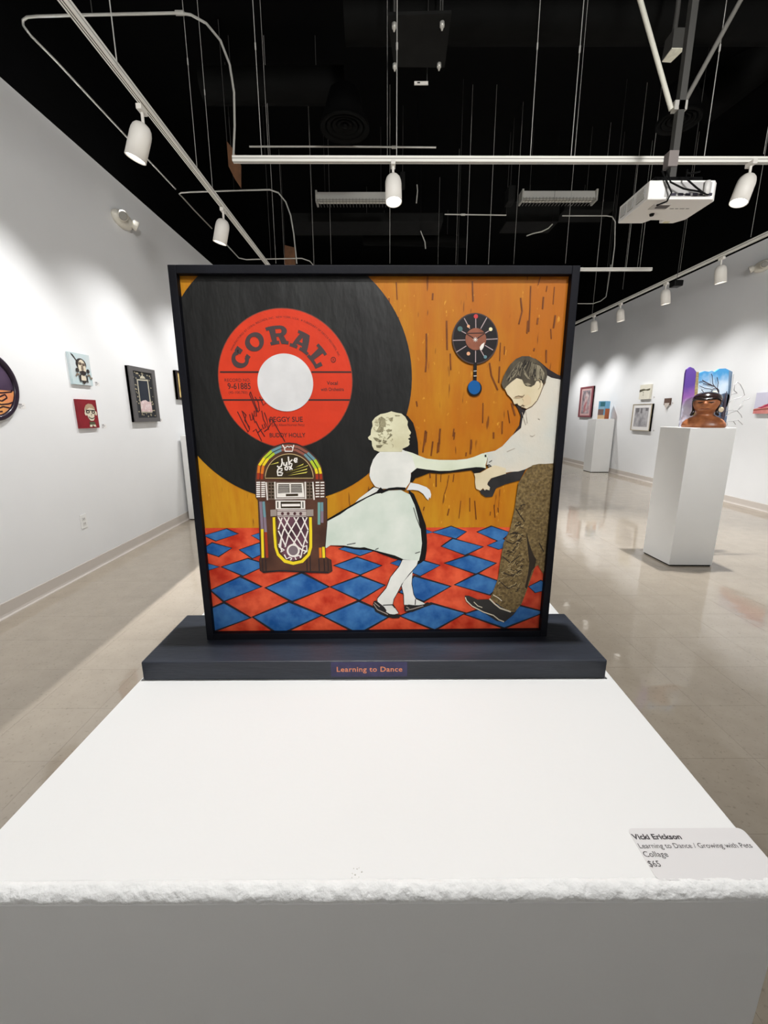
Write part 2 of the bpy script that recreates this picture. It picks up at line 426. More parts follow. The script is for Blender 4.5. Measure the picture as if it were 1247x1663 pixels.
def disc_uv(pc, r, lay, n=72):                      # true circle on the panel
    c = art_pt(*pc)
    P = [c + EX*(r*math.cos(2*PI*k/n)) + EZ*(r*math.sin(2*PI*k/n)) + NRM*lay*LAY for k in range(n)]
    return clip(P)

blue = mat('collage_blue', (20, 74, 136), 0.45, rgb2=(62, 114, 168), scale=75, bump=0.2, bscale=300)
red = mat('collage_red', (172, 40, 20), 0.45, rgb2=(218, 88, 54), scale=70, bump=0.2, bscale=300)
grey_line = mat('collage_dark_line', (40, 34, 36), 0.6)
jet = mat('collage_black', (16, 14, 14), 0.5)

# painted chequered floor: red ground with dark-edged blue diamonds
floor_g = piece('painted_floor', [(300, 857.5), (960, 856), (960, 1060), (300, 1060)], 1, red, art, 'red painted ground under the blue diamonds')
A3 = ((300, 700), 3.897); A4 = ((590, 700), 3.37)
dia = [Z(*A3, p) for p in (
 [(125,660),(265,620),(335,650),(200,692)], [(425,660),(490,640),(540,655),(480,690)],
 [(100,755),(175,708),(295,740),(215,790)], [(350,750),(470,710),(560,745),(430,802)],
 [(60,850),(125,832),(218,858),(130,885)], [(240,858),(400,808),(520,845),(370,912)],
 [(170,1005),(350,925),(480,985),(250,1072)], [(520,990),(740,900),(905,985),(680,1072)],
 [(930,985),(1110,920),(1260,975),(1105,1065)], [(950,850),(1090,800),(1240,850),(1110,905)], [(980,745),(1120,700),(1210,750),(1110,785)],
 [(20,1185),(250,1090),(410,1180),(190,1260)], [(440,1175),(660,1085),(860,1165),(600,1280)], [(885,1170),(1100,1080),(1300,1165),(1100,1275)],
 [(540,1320),(600,1283),(650,1320)], [(1040,1320),(1095,1278),(1150,1320)], [(150,1320),(195,1270),(260,1320)])]
dia += [Z(*A4, p) for p in (
 [(380,553),(480,522),(560,550),(505,586)], [(625,552),(700,522),(800,555),(745,603)],
 [(300,545),(345,540),(380,553),(345,560)],
 [(430,630),(490,590),(650,632),(555,675)], [(680,625),(760,590),(830,620),(740,645)],
 [(450,722),(580,680),(720,722),(615,778)], [(240,760),(310,705),(415,735),(310,790)], [(150,722),(205,700),(260,720),(215,745)],
 [(505,840),(625,782),(760,830),(690,892)], [(200,880),(280,796),(470,850),(330,927)], [(905,850),(970,818),(1040,855),(940,882)],
 [(205,1010),(370,945),(550,995),(390,1082)], [(560,1000),(765,935),(985,990),(770,1072)],
 [(350,1125),(393,1088),(440,1125)], [(720,1125),(770,1078),(820,1125)])]
for p in dia:
    cx = sum(a for a, _ in p)/len(p); cy = sum(b for _, b in p)/len(p)
    big = [(cx+(a-cx)*1.09, cy+(b-cy)*1.16) for a, b in p]
    o = piece('blue_diamond', p, 3, blue, art)
    make('dark_edge', flat(MB(), big, 2), grey_line, o)

# the giant record
rec_m = mat('record_black', (8, 7, 7), 0.45, rgb2=(21, 22, 19), scale=9, bump=0.12, bscale=30, spec=0.35, stretch=(1.5, 1, 0.6))
DR = 0.4555*0.2358
rc = art_pt(468.5, 616)
P = clip([rc + EX*(DR*math.cos(2*PI*k/96)) + EZ*(DR*math.sin(2*PI*k/96)) + NRM*2.0*LAY for k in range(96)])
record = tag(make('record', MB().prism(P, NRM*LAY*0.8), rec_m, art), 'giant black record behind the red label')
lab_c = (464, 618)
RL = (art_pt(571.5, 618) - art_pt(356, 618)).length/2
red_label = mat('record_label_red', (200, 56, 30), 0.45, 0.06, 60, 0.1, 200)
o = make('label_rim', MB().prism(disc_uv(lab_c, RL*1.012, 3), NRM*LAY*0.8), mat('label_rim_brown', (120, 50, 34), 0.5), record)
o = make('record_label', MB().prism(disc_uv(lab_c, RL, 4), NRM*LAY*0.8), red_label, record); o['label'] = 'round red record label'
hole = mat('record_hole_white', (206, 205, 204), 0.6, 0.06, 60)
RHo = (art_pt(509, 622) - art_pt(419, 622)).length/2
o = make('record_hole', MB().prism(disc_uv((464, 622), RHo, 7), NRM*LAY*0.8), hole, record); o['label'] = 'white paper centre hole'
lt_ink = mat('record_print', (62, 46, 46), 0.55)
dk_ink = mat('record_print_dark', (52, 22, 18), 0.6)
for y, xs in ((604.4, ((358, 421), (506, 570.5))), (649.6, ((362, 428), (501, 568)))):
    for a, c in xs: stroke('label_bar', [(a, y), (c, y)], 2.6, 5, dk_ink, record)
# slab letters bent round the hole
lc = art_pt(461, 622.5)
def bend(x, y, th, r0):                             # x, y in metres on the letter's own sheet
    a = math.radians(th) + x/(r0+0.5*LH)
    r = r0 + y
    return lc + EX*(r*math.sin(a)) + EZ*(r*math.cos(a))
LH = RL*27.5/107.6
def letter_polys(ch):
    ps = []
    def rect(a, b, c, d): ps.append([(a, b), (c, b), (c, d), (a, d)])
    def arc(cx, cy, rx, ry, tx, ty, a0, a1, n=22):
        for k in range(n):
            t0, t1 = math.radians(a0+(a1-a0)*k/n), math.radians(a0+(a1-a0)*(k+1)/n)
            ps.append([(cx+(rx)*math.cos(t0), cy+(ry)*math.sin(t0)), (cx+rx*math.cos(t1), cy+ry*math.sin(t1)),
                       (cx+(rx-tx)*math.cos(t1), cy+(ry-ty)*math.sin(t1)), (cx+(rx-tx)*math.cos(t0), cy+(ry-ty)*math.sin(t0))])
    if ch == 'C':
        arc(0, .5, .52, .5, .31, .2, 40, 320); rect(.22, .62, .50, 1.0); rect(.24, .06, .48, .32)
    if ch == 'O': arc(0, .5, .56, .5, .31, .2, 0, 360, 30)
    if ch == 'R':
        rect(-.44, 0, -.12, 1); rect(-.58, 0, 0.02, .18); rect(-.58, .82, .1, 1); rect(-.2, .40, .1, .58)
        arc(.1, .70, .38, .30, .28, .18, -90, 90, 12)
        ps.append([(-.02, .46), (.30, .46), (.50, .18), (.50, .0), (.16, .0)]); rect(.16, 0, .64, .18)
    if ch == 'A':
        ps.append([(-.52, .1), (-.28, .1), (.06, 1), (-.18, 1)]); ps.append([(.16, .1), (.54, .1), (.20, 1), (-.16, 1)])
        rect(-.26, .26, .24, .42); rect(-.64, 0, -.14, .18); rect(.02, 0, .66, .18); rect(-.36, .84, .1, 1)
    if ch == 'L':
        rect(-.36, 0, -.04, 1); rect(-.52, .82, .12, 1); rect(-.52, 0, .52, .18); rect(.28, 0, .52, .46)
    return ps
mb = MB()
for ch, th, r0, wd_ in (('C', -61, 63, 1.0), ('O', -34, 62, 1.02), ('R', -3.5, 60, 1.02), ('A', 27.5, 58, 1.06), ('L', 55.5, 57, 1.0)):
    for poly in letter_polys(ch):
        q2 = []
        for i in range(len(poly)):                  # subdivide long edges so they bend
            a, c = poly[i], poly[(i+1) % len(poly)]
            for k in range(3): q2.append((a[0]+(c[0]-a[0])*k/3, a[1]+(c[1]-a[1])*k/3))
        mb.prism([bend(x*LH*wd_, y*LH, th, RL*r0/107.6) + NRM*(5.2 + (len(mb.v) % 11)*0.03)*LAY for x, y in q2], NRM*LAY*0.8)
o = make('lettering', mb, lt_ink, record); o['label'] = 'large dark slab letters round the label'
def arc_text(body, r, a_mid, size, ink_, bold=0.0, lay=5.2):
    v, f = text_polys(body, size, bold, 1.05); w = text_width(v)
    P = []
    for x, y, _ in v:
        a = math.radians(a_mid) + (x - w/2)/r
        P.append(art_pt(*lab_c) + EX*((r+y)*math.sin(a)) + EZ*((r+y)*math.cos(a)) + NRM*lay*LAY)
    return make('lettering', MB().add(P, f), ink_, record)
arc_text('MANUFACTURED BY CORAL RECORDS, INC.  NEW YORK, U.S.A.  A SUBSIDIARY OF DECCA RECORDS, INC.', RL*0.875, 3, 0.00225, dk_ink)
def flat_text(body, pc, size, ink_, parent, lay=5.2, bold=0.0, rot=0.0, align=0.5, sx=1.0):
    v, f = text_polys(body, size, bold); w = text_width(v); c = art_pt(*pc); P = []
    for x, y, _ in v:
        X = (x - w*align)*sx; Y = y
        P.append(c + EX*(X*math.cos(rot)-Y*math.sin(rot)) + EZ*(X*math.sin(rot)+Y*math.cos(rot)) + NRM*lay*LAY)
    return make('lettering', MB().add(P, f), ink_, parent)
mm = RL/107.6                                       # one photograph pixel on the panel near the label
flat_text('RECORD NO.', (386, 620), 7*mm, dk_ink, record); flat_text('9-61885', (389, 632), 13.5*mm, dk_ink, record, sx=0.85, bold=0.00008)
flat_text('(45-100,783)', (387, 639.5), 6*mm, dk_ink, record)
flat_text('Vocal', (540, 625), 8*mm, dk_ink, record, bold=0.00008); flat_text('with Orchestra', (540, 635), 7.5*mm, dk_ink, record, bold=0.00006, sx=0.8)
flat_text('PEGGY SUE', (465, 685), 11.5*mm, dk_ink, record, bold=0.0001, sx=0.95); flat_text('(Jerry Allison-Norman Petty)', (468, 692), 6*mm, dk_ink, record, sx=0.78)
flat_text('BUDDY HOLLY', (467, 710), 10*mm, dk_ink, record, bold=0.0001, sx=0.88)
o = stroke('registered_mark', ellipse(541.5, 584.5, 3.6, 4.2, 14), 1.0, 5.3, dk_ink, record, True); flat_text('R', (541.5, 587), 6*mm, dk_ink, record)
mb = MB(); sg = ((260, 420), 3.563)
for p in ([(450,885),(478,940),(512,1003),(520,985),(495,930),(476,880),(500,905),(492,935),(520,975)], [(520,900),(528,935),(540,930),(533,890),(545,925),(552,950)],
          [(548,880),(545,910),(560,912),(556,870),(520,785),(525,770),(570,890)], [(565,865),(560,885),(578,880),(570,830),(552,800)], [(578,800),(600,850),(612,835)],
          [(540,1000),(556,985),(590,1055)], [(556,940),(575,980),(608,1030)], [(565,1008),(592,985)], [(592,960),(600,985),(612,975),(604,955)],
          [(590,880),(600,930),(632,990),(620,930),(605,890)], [(632,925),(640,960),(655,945),(648,925),(690,1000),(724,1058)], [(640,960),(625,985),(605,1000)]):
    stroke_into(mb, Z(*sg, p), 1.5, 6)
o = make('signature', mb, mat('signature_ink', (70, 14, 12), 0.5), record); o['label'] = 'scrawled dark signature'

# ---- juke box cut-out
JF = ((400, 705), 8.313); JG = ((400, 815), 8.313)
jb_m = mat('juke_brown', (92, 60, 46), 0.5, rgb2=(62, 40, 32), scale=40)
body_pts = Z(*JF, [(135,640),(132,600),(150,420),(190,340),(270,250),(380,170),(500,130),(580,120),(680,132),(800,185),(900,270),(980,360),(1022,450),(1040,620),(1062,640),(1066,855),(1085,860)]) + \
    Z(*JG, [(1088,280),(1062,600),(1066,740),(1142,780),(1157,925),(1110,947),(700,932),(450,922),(240,942),(195,912),(188,770),(203,740),(198,600),(170,-40)]) + Z(*JF, [(140,845)])
juke = piece('jukebox_cutout', body_pts, 8, jb_m, art, 'painted brown jukebox cut-out with rainbow arch')
stroke('dark_edge', body_pts, 2.2, 7.5, grey_line, juke, True)
jc = {'r': mat('juke_red', (150, 52, 30), 0.4), 'b': mat('juke_blue', (104, 140, 148), 0.4), 'y': mat('juke_yellow', (226, 200, 40), 0.4), 'g': mat('juke_green', (170, 190, 50), 0.4),
      'o': mat('juke_orange', (206, 112, 36), 0.4), 'm': mat('juke_brick', (140, 84, 70), 0.4), 'p': mat('juke_mauve', (128, 112, 126), 0.4), 't': mat('juke_teal', (110, 156, 150), 0.4), 'k': grey_line}
arch_o = Z(*JF, [(168,605),(172,520),(182,420),(250,320),(350,225),(480,168),(580,155),(700,170),(830,250),(925,340),(990,450),(1008,530),(1010,605)])
arch_i = Z(*JF, [(214,605),(218,530),(235,420),(300,325),(385,255),(480,212),(580,200),(680,212),(790,268),(875,355),(940,460),(958,530),(960,605)])
for arch in (arch_o, arch_i):
    for k, c in enumerate('royygbmmmbbygyo'[:12] if False else 'royg' 'bmmm' 'bgyr'):
        stroke('rainbow_light', [arch[k], arch[k+1]], 4.4, 9, jc[c], juke)
stroke('arch_line', Z(*JF, [(192,605),(196,520),(210,420),(275,322),(368,240),(480,190),(580,178),(690,190),(810,258),(900,348),(965,455),(983,530),(985,605)]), 1.0, 10, grey_line, juke)
for p, c in (([(200,-10),(212,180)], 'p'), ([(212,180),(222,360)], 'p'), ([(222,360),(232,745)], 'y'), ([(240,-10),(256,200)], 'b'), ([(256,200),(268,400)], 'p'), ([(268,400),(288,745)], 'r'),
             ([(985,0),(985,150)], 't'), ([(985,150),(984,300)], 't'), ([(1024,0),(1026,120)], 'b'), ([(1026,120),(1026,275)], 'p'), ([(1044,600),(1050,745)], 'y'), ([(1000,610),(1006,745)], 'o')):
    stroke('side_light', Z(*JG, p), 4.2, 9, jc[c], juke)
whitep = mat('juke_white', (226, 220, 212), 0.45); greyp = mat('juke_grey', (150, 138, 130), 0.5); olive = mat('juke_olive', (48, 38, 22), 0.5)
mb = MB()
for cx in (170, 236, 965, 1030):
    for k in range(8 if cx < 500 else 6):
        y = 648 + k*(27 if cx < 500 else 38)
        flat(mb, Z(*JF, [(cx-27,y-8),(cx+24,y-10),(cx+27,y+6),(cx-24,y+9)]), 10)
make('white_clip', mb, whitep, juke)['kind'] = 'stuff'
stroke('sign_edge', Z(*JF, ellipse(586, 590, 322, 326, 30, -90, 90)), 1.1, 10, mat('juke_cream', (196, 170, 120), 0.5), juke, True)
piece('sign', Z(*JF, ellipse(586, 588, 318, 322, 30, -90, 90)), 9, olive, juke)
mb = MB()
for p in ([(487,325),(492,380),(478,430),(445,445),(425,425)], [(512,378),(514,412),(535,420),(548,405),(552,372),(556,420)], [(574,300),(580,360),(588,412)], [(628,340),(588,378),(630,404)],
          [(652,358),(692,345),(690,322),(662,325),(650,352),(668,375),(695,368)], [(440,462),(428,500),(435,552),(485,550),(500,522),(440,508),(488,490),(492,462),(440,462)],
          [(548,432),(528,450),(534,475),(555,480),(568,458),(562,436),(548,432)], [(578,428),(630,472)], [(622,412),(590,480)]):
    stroke_into(mb, Z(*JF, p), 2.2, 11)
o = make('lettering', mb, whitep, juke); o['label'] = 'white hand lettering on the jukebox sign'
mb = MB()
for p in ([(525,522),(815,425),(835,412),(835,425)], [(600,527),(800,468),(828,458),(822,475)], [(565,555),(790,510),(832,502),(815,520)], [(670,445),(765,400),(780,392),(770,412)], [(320,412),(440,372),(444,385)]):
    flat(mb, Z(*JF, p), 11)
make('sign_ray', mb, mat('juke_ray', (206, 196, 90), 0.5), juke)
stroke('crown', Z(*JF, [(495,142),(520,180),(532,228),(628,228),(638,180),(648,142)]), 1.7, 11, whitep, juke); stroke('crown', Z(*JF, [(530,185),(562,160),(585,172),(612,160),(632,182)]), 1.5, 11, whitep, juke)
piece('selector_panel', Z(*JF, [(268,640),(912,640),(925,872),(285,880)]), 9, mat('juke_taupe', (108, 92, 80), 0.5), juke)
mb = MB()
for p in ([(275,645),(292,885)], [(392,640),(400,875)], [(800,640),(806,870)], [(902,640),(920,880)]): stroke_into(mb, Z(*JF, p), 2.0, 10)
flat(mb, Z(*JF, [(418,655),(772,655),(790,845),(420,850)]), 10)
flat(mb, Z(*JF, [(402,890),(798,890),(800,1005),(405,1005)]), 10)
stroke_into(mb, Z(*JF, [(405,868),(792,862)]), 1.3, 10)
make('white_panel', mb, whitep, juke)
for p in ([(440,672),(588,672),(592,785),(436,790)], [(608,672),(752,672),(758,785),(610,785)], [(540,802),(704,798),(706,828),(542,832)], [(470,905),(742,905),(742,992),(474,992)],
          [(425,905),(440,905),(440,990),(425,990)], [(762,905),(776,905),(778,990),(764,990)]):
    piece('dark_window', Z(*JF, p), 11, olive, juke)

mb = MB()
for k in range(5):
    for a, c in ((442, 586), (612, 752)): stroke_into(mb, Z(*JF, [(a, 690+k*21), (c, 690+k*21)]), 0.7, 12)
flat(mb, Z(*JF, [(486,935),(732,932),(734,965),(488,968)]), 12)
make('title_strip', mb, whitep, juke)
mb = MB()
for x0_ in (308, 350, 822, 866):
    for k in range(5): flat(mb, Z(*JF, [(x0_,650+k*45),(x0_+30,650+k*45),(x0_+32,675+k*45),(x0_+2,676+k*45)]), 11)
make('key', mb, olive, juke)['kind'] = 'stuff'
piece('button_band', Z(*JG, [(425,95),(815,98),(815,195),(425,195)]), 10, mat('juke_pale', (186, 174, 168), 0.5), juke)
mb = MB(); flat(mb, Z(*JG, [(333,100),(418,95),(418,182),(335,188)]), 10); flat(mb, Z(*JG, [(820,98),(910,95),(910,182),(820,188)]), 10); make('side_plate', mb, greyp, juke)
mb = MB()
for x in (495, 572, 660, 740): piece('button', Z(*JG, ellipse(x, 150, 20, 20, 12)), 11, mat('juke_plum', (76, 44, 48), 0.5), juke)
for y in (118, 180): stroke_into(mb, Z(*JG, [(425, y), (815, y)]), 0.6, 11)
make('band_line', mb, mat('juke_plum', (76, 44, 48), 0.5), juke)
piece('grille', Z(*JG, [(428,198),(838,198),(842,590),(770,740),(620,790),(520,740),(440,600)]), 10, mat('juke_maroon', (110, 72, 84), 0.5, rgb2=(50, 34, 40), scale=60), juke)
mb = MB()
for p in ([(440,200),(560,410),(690,590),(760,640)], [(515,200),(640,400),(760,590)], [(650,200),(750,390),(830,545)], [(765,200),(840,370)], [(585,200),(500,400),(450,600)], [(710,200),(580,420),(530,600)],
          [(825,200),(720,420),(640,560)], [(490,205),(440,360)], [(440,380),(540,590)], [(838,380),(780,560),(740,740)], [(480,470),(470,600),(490,660)], [(455,600),(520,640),(470,665)], [(520,700),(550,760),(590,735),(620,750),(600,780)],
          [(680,770),(660,730),(720,710),(740,745)], [(770,600),(820,580),(825,650),(780,690)], [(760,640),(830,660)], [(440,570),(470,560)]):
    stroke_into(mb, Z(*JG, p), 2.0, 11)
stroke_into(mb, Z(*JG, ellipse(640, 645, 76, 76, 24)), 2.8, 11.5, True)
make('lattice', mb, whitep, juke)
piece('speaker', Z(*JG, ellipse(640, 645, 62, 58, 20)), 11, mat('juke_speaker', (118, 104, 108), 0.5), juke)
mb = MB()
stroke_into(mb, Z(*JG, [(384,200),(392,400),(408,600),(440,700),(530,790),(640,818),(760,790),(845,700),(872,600),(872,400),(866,200)]), 5.2, 10.5)
make('yellow_trim', mb, jc['y'], juke)
stroke('trim_line', Z(*JG, [(402,200),(408,400),(424,590),(452,680),(540,765),(640,792),(745,770),(825,690),(852,590),(852,400),(848,200)]), 0.9, 11.2, grey_line, juke)
mb = MB()
for x in (230, 275, 825, 870, 990, 1060, 1110): stroke_into(mb, Z(*JG, [(x-8, 760 if x < 800 or x > 950 else 600), (x, 925)]), 1.6, 9.5)
stroke_into(mb, Z(*JG, [(235,935),(450,918),(700,928),(1110,940)]), 2.0, 9.5)
make('wood_line', mb, grey_line, juke)

# ---- wall clock
CH = ((715, 495), 10.39)
clock = piece('clock_cutout', Z(*CH, ellipse(580, 575, 388, 432, 48)), 6, mat('clock_rim', (70, 56, 52), 0.5), art, 'oval black wall clock cut-out with blue pendulum')
piece('clock_face', Z(*CH, ellipse(582, 572, 366, 410, 48)), 7, mat('clock_black', (22, 18, 20), 0.45), clock)
mb = MB()
for p in ([(590,405),(588,235)], [(672,410),(775,225)], [(745,485),(830,435)], [(765,590),(955,580)], [(745,690),(880,770)], [(672,770),(735,880)], [(586,780),(586,975)], [(430,700),(262,805)],
          [(412,602),(205,607)], [(425,492),(350,450)], [(490,410),(395,235)]):
    stroke('hour_marker', Z(*CH, p), 1.3, 8, mat('clock_grey', (176, 156, 156), 0.5), clock)
piece('clock_centre', Z(*CH, ellipse(590, 585, 175, 185, 32)), 8, mat('clock_wood', (140, 84, 62), 0.5, 0.2, 120), clock)
mb = MB()
for p in ([(440,500),(590,595)], [(740,490),(585,590)], [(430,490),(745,480)]): stroke_into(mb, Z(*CH, p), 1.4, 9)
make('clock_hand', mb, mat('clock_hand', (60, 38, 32), 0.5), clock)
mb = MB()
for k in range(4): stroke_into(mb, Z(*CH, [(580-40*math.cos(k*PI/4), 595-40*math.sin(k*PI/4)), (580+40*math.cos(k*PI/4), 595+40*math.sin(k*PI/4))]), 0.7, 10)
flat(mb, Z(*CH, [(655,720),(690,670),(735,640),(720,720),(690,770),(660,770)]), 9)
make('clock_star', mb, whitep, clock)
for c, x, y, r in (((190, 60, 62), 590, 205, 36), ((232, 222, 176), 838, 420, 30), ((78, 108, 106), 325, 415, 42), ((222, 166, 128), 465, 830, 30), ((98, 132, 138), 748, 885, 28), ((150, 130, 128), 465, 370, 24)):
    piece('hour_dot', Z(*CH, ellipse(x, y, r, r*1.05, 14)), 9, mat('clock_dot_%d' % x, c, 0.5), clock)
stroke('pendulum_rod', Z(*CH, [(583,980),(578,1290)]), 5.2, 6, jet, clock); stroke('rod_band', Z(*CH, [(553,1122),(605,1118)]), 1.0, 7.2, whitep, clock); stroke('rod_band', Z(*CH, [(553,1205),(605,1202)]), 1.0, 7.2, whitep, clock)
piece('pendulum_shade', Z(*CH, ellipse(572, 1412, 122, 130, 32)), 6, jet, clock); piece('pendulum', Z(*CH, ellipse(566, 1395, 104, 118, 32)), 7, mat('clock_blue', (8, 84, 146), 0.45), clock)

# ---- girl
GA = ((500, 650), 6.235); GB = ((500, 820), 5.668); GC = ((660, 680), 6.235)
skirt_pts = Z(*GA, [(745,937),(820,912),(940,906),(985,930),(1030,950),(1080,1060),(1125,1230)]) + Z(*GB, [(1010,120),(1036,215),(1048,350),(1036,440),(1020,508),(880,496),(800,460),(690,432),(600,408),(520,384),(480,388),(430,384),(330,368),(210,366),(170,392),(100,340),(60,212),(300,82)]) + Z(*GA, [(400,1100),(600,985),(690,945)])
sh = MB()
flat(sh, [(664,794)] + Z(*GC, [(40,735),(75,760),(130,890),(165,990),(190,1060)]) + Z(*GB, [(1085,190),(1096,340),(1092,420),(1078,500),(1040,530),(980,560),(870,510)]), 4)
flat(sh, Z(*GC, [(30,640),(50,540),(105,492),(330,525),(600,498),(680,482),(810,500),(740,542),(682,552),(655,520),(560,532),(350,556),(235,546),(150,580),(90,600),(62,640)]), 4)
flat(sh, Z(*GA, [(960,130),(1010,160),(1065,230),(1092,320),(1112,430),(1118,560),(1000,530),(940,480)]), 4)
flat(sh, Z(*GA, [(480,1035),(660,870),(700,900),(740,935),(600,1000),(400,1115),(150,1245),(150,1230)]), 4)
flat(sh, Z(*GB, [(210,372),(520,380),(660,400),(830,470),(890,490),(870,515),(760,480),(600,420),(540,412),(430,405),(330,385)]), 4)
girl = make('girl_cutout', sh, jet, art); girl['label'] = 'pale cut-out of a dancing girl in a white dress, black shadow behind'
cream = mat('photo_cream', (216, 213, 182), 0.5, rgb2=(196, 190, 156), scale=60); grn_white = mat('photo_greenish', (214, 218, 198), 0.5, rgb2=(200, 206, 182), scale=40)
dress_w = mat('photo_white', (222, 221, 214), 0.5, rgb2=(206, 207, 200), scale=50); skirt_w = mat('photo_skirt', (214, 218, 208), 0.5, rgb2=(192, 203, 190), scale=34)
piece('arm', Z(*GC, [(-10,325),(60,345),(130,375),(200,402),(330,416),(500,416),(610,405),(680,385),(760,352),(780,348),(800,345),(818,375),(808,430),(795,470),(800,500),(760,490),(700,488),(600,500),(440,525),(330,527),(200,512),(105,497),(50,542),(-10,560)]), 6, grn_white, girl)
piece('other_hand', Z(*GC, [(0,722),(40,645),(120,660),(200,690),(235,720),(248,765),(240,805),(228,790),(220,822),(198,802),(168,758),(120,725),(60,717)]), 6, mat('photo_lilac', (212, 214, 214), 0.5), girl)
piece('bodice', Z(*GA, [(730,520),(760,500),(850,480),(950,495),(1000,520),(1050,560),(1090,690),(1040,730),(1040,770),(1030,830),(990,885),(880,884),(800,892),(740,892),(680,870),(640,810),(622,760),(632,680),(660,600),(700,545)]), 7, dress_w, girl)
piece('skirt', skirt_pts, 7, skirt_w, girl)
piece('back_hand', Z(*GA, [(480,1032),(520,990),(600,930),(670,880),(720,892),(700,920),(620,962),(540,1002)]), 6, dress_w, girl)
piece('belt', Z(*GA, [(715,900),(735,878),(765,905),(820,885),(900,876),(985,880),(990,905),(900,900),(820,908),(745,942),(700,915)]), 8, jet, girl)
piece('head', Z(*GA, [(735,140),(790,130),(845,112),(890,125),(945,135),(985,170),(1010,215),(1005,250),(1020,290),(1042,325),(1035,345),(1022,352),(1036,375),(1010,390),(1030,405),(1022,420),(1028,445),(1010,465),(955,490),(950,520),(720,520),(670,500),(650,460),(645,410),(615,395),(608,375),(635,350),(640,300),(655,260),(650,215),(680,175)]), 8, cream, girl)
mb = MB()
for p in ([(715,180),(745,165),(785,190),(788,268),(765,270),(760,320),(720,325),(690,318),(722,260)], [(825,182),(862,172),(855,205),(830,212)], [(790,300),(850,295),(848,312),(800,322)], [(660,375),(700,380),(745,410),(730,425),(685,408)],
          [(690,452),(755,455),(735,480),(695,478)], [(830,330),(856,350),(820,385),(795,395),(825,360)], [(760,400),(800,410),(785,440),(755,430)], [(880,150),(935,152),(925,160),(885,160)]):
    flat(mb, Z(*GA, p), 9)
make('hair_shade', mb, mat('photo_olive', (148, 142, 112), 0.5, rgb2=(98, 92, 70), scale=120), girl)
rt_ = random.Random(31); mb = MB()
for k in range(46):                                 # curls of the girl's hair
    x = rt_.uniform(685, 850); y = rt_.uniform(175, 465); r_ = rt_.uniform(8, 22); a0 = rt_.uniform(0, 6.28)
    stroke_into(mb, Z(*GA, [(x + r_*math.cos(a0+t), y + r_*.8*math.sin(a0+t)) for t in (0, .8, 1.6, 2.4)]), rt_.uniform(.5, 1.2), 9.4)
make('curl', mb, mat('photo_curl', (170, 162, 130), 0.5), girl)['kind'] = 'stuff'
legs = [Z(*GB, [(870,500),(1012,505),(1000,550),(930,630),(862,722),(822,800),(788,860),(778,910),(832,990),(790,1002),(730,992),(700,932),(640,885),(640,858),(722,760),(762,660),(842,560)]),
        Z(*GB, [(962,605),(952,720),(970,820),(992,860),(1050,888),(1082,905),(1020,916),(980,916),(885,912),(882,820),(862,738),(880,700)])]
for p in legs:
    stroke('leg_edge', p, 2.2, 6, jet, girl, True); piece('leg', p, 7, dress_w, girl)
for p in ([(596,912),(605,880),(625,872),(650,890),(700,930),(712,972),(760,1000),(850,1000),(842,1032),(780,1036),(700,1012),(620,972)], [(882,925),(925,910),(980,916),(1050,918),(1095,888),(1152,905),(1060,937),(960,977),(892,972)]):
    piece('shoe', Z(*GB, p), 8, mat('photo_shoe', (34, 32, 32), 0.4), girl)
mb = MB()
for p in ([(605,905),(640,955),(715,990),(735,1000)], [(612,890),(660,930)], [(900,962),(960,950),(1060,920)], [(905,930),(930,945)]): stroke_into(mb, Z(*GB, p), 1.3, 9)
make('shoe_shine', mb, greyp, girl)
mb = MB()
for p in ([(690,915),(775,910),(800,940)], [(988,860),(985,912)], [(700,935),(720,965)]): stroke_into(mb, Z(*GB, p), 1.4, 9)
for p in ([(970,20),(1000,120),(1036,212)], [(360,360),(440,345)], [(985,440),(1030,425)], [(620,405),(650,392)]): stroke_into(mb, Z(*GB, p), 1.0, 9)
make('ink_line', mb, grey_line, girl)

# ---- man
MD = ((760, 560), 6.928); ME = ((730, 740), 5.544)
sh = MB()
flat(sh, Z(*MD, [(740,150),(800,190),(900,275),(1000,335),(1060,362),(1060,420),(880,370)]), 4)
flat(sh, Z(*MD, [(460,560),(500,640),(570,690),(600,715),(640,720),(640,830),(605,835),(590,930),(500,1010),(575,900),(590,800),(560,720)]), 4)
man = make('man_cutout', sh, grey_line, art); man['label'] = 'sepia cut-out of a bending man in pale shirt and brown trousers'
arm_sh = mat('photo_charcoal', (44, 42, 42), 0.5, 0.3, 60)
piece('arm_shadow', Z(*GC, [(815,650),(860,600),(950,570),(1080,535),(1210,500),(1145,620),(1000,660),(905,700),(868,785),(800,792),(750,755),(735,718),(800,715),(838,722)]), 5, arm_sh, man)
shirt = mat('photo_shirt', (208, 200, 184), 0.5, rgb2=(194, 196, 188), scale=26, bump=0.15, bscale=90)
skin = mat('photo_skin', (216, 202, 172), 0.5, rgb2=(200, 186, 152), scale=40)
hand_pts = Z(*GC, [(680,552),(745,545),(800,512),(852,482),(890,470),(1000,500),(1000,555),(900,585),(850,600),(820,640),(812,665),(840,690),(835,722),(800,712),(790,725),(770,700),(745,725),(700,705),(690,640),(692,590)])
piece('shirt', Z(*MD, [(880,345),(930,372),(1062,400),(1030,900),(985,1330),(860,1337),(740,1347),(640,1397),(560,1422),(470,1427),(400,1440),(310,1440),(230,1380),(215,1330),(225,1270),(215,1215),(300,1190),(380,1140),(480,1030),(590,935),(605,832),(640,740),(700,690),(780,540),(850,440)]), 6, shirt, man)
piece('sleeve', Z(*GC, [(785,345),(900,322),(1010,470),(1000,560),(850,520),(822,470),(806,470),(815,430),(818,380)]), 5.5, shirt, man)
piece('hand', hand_pts, 7, skin, man)
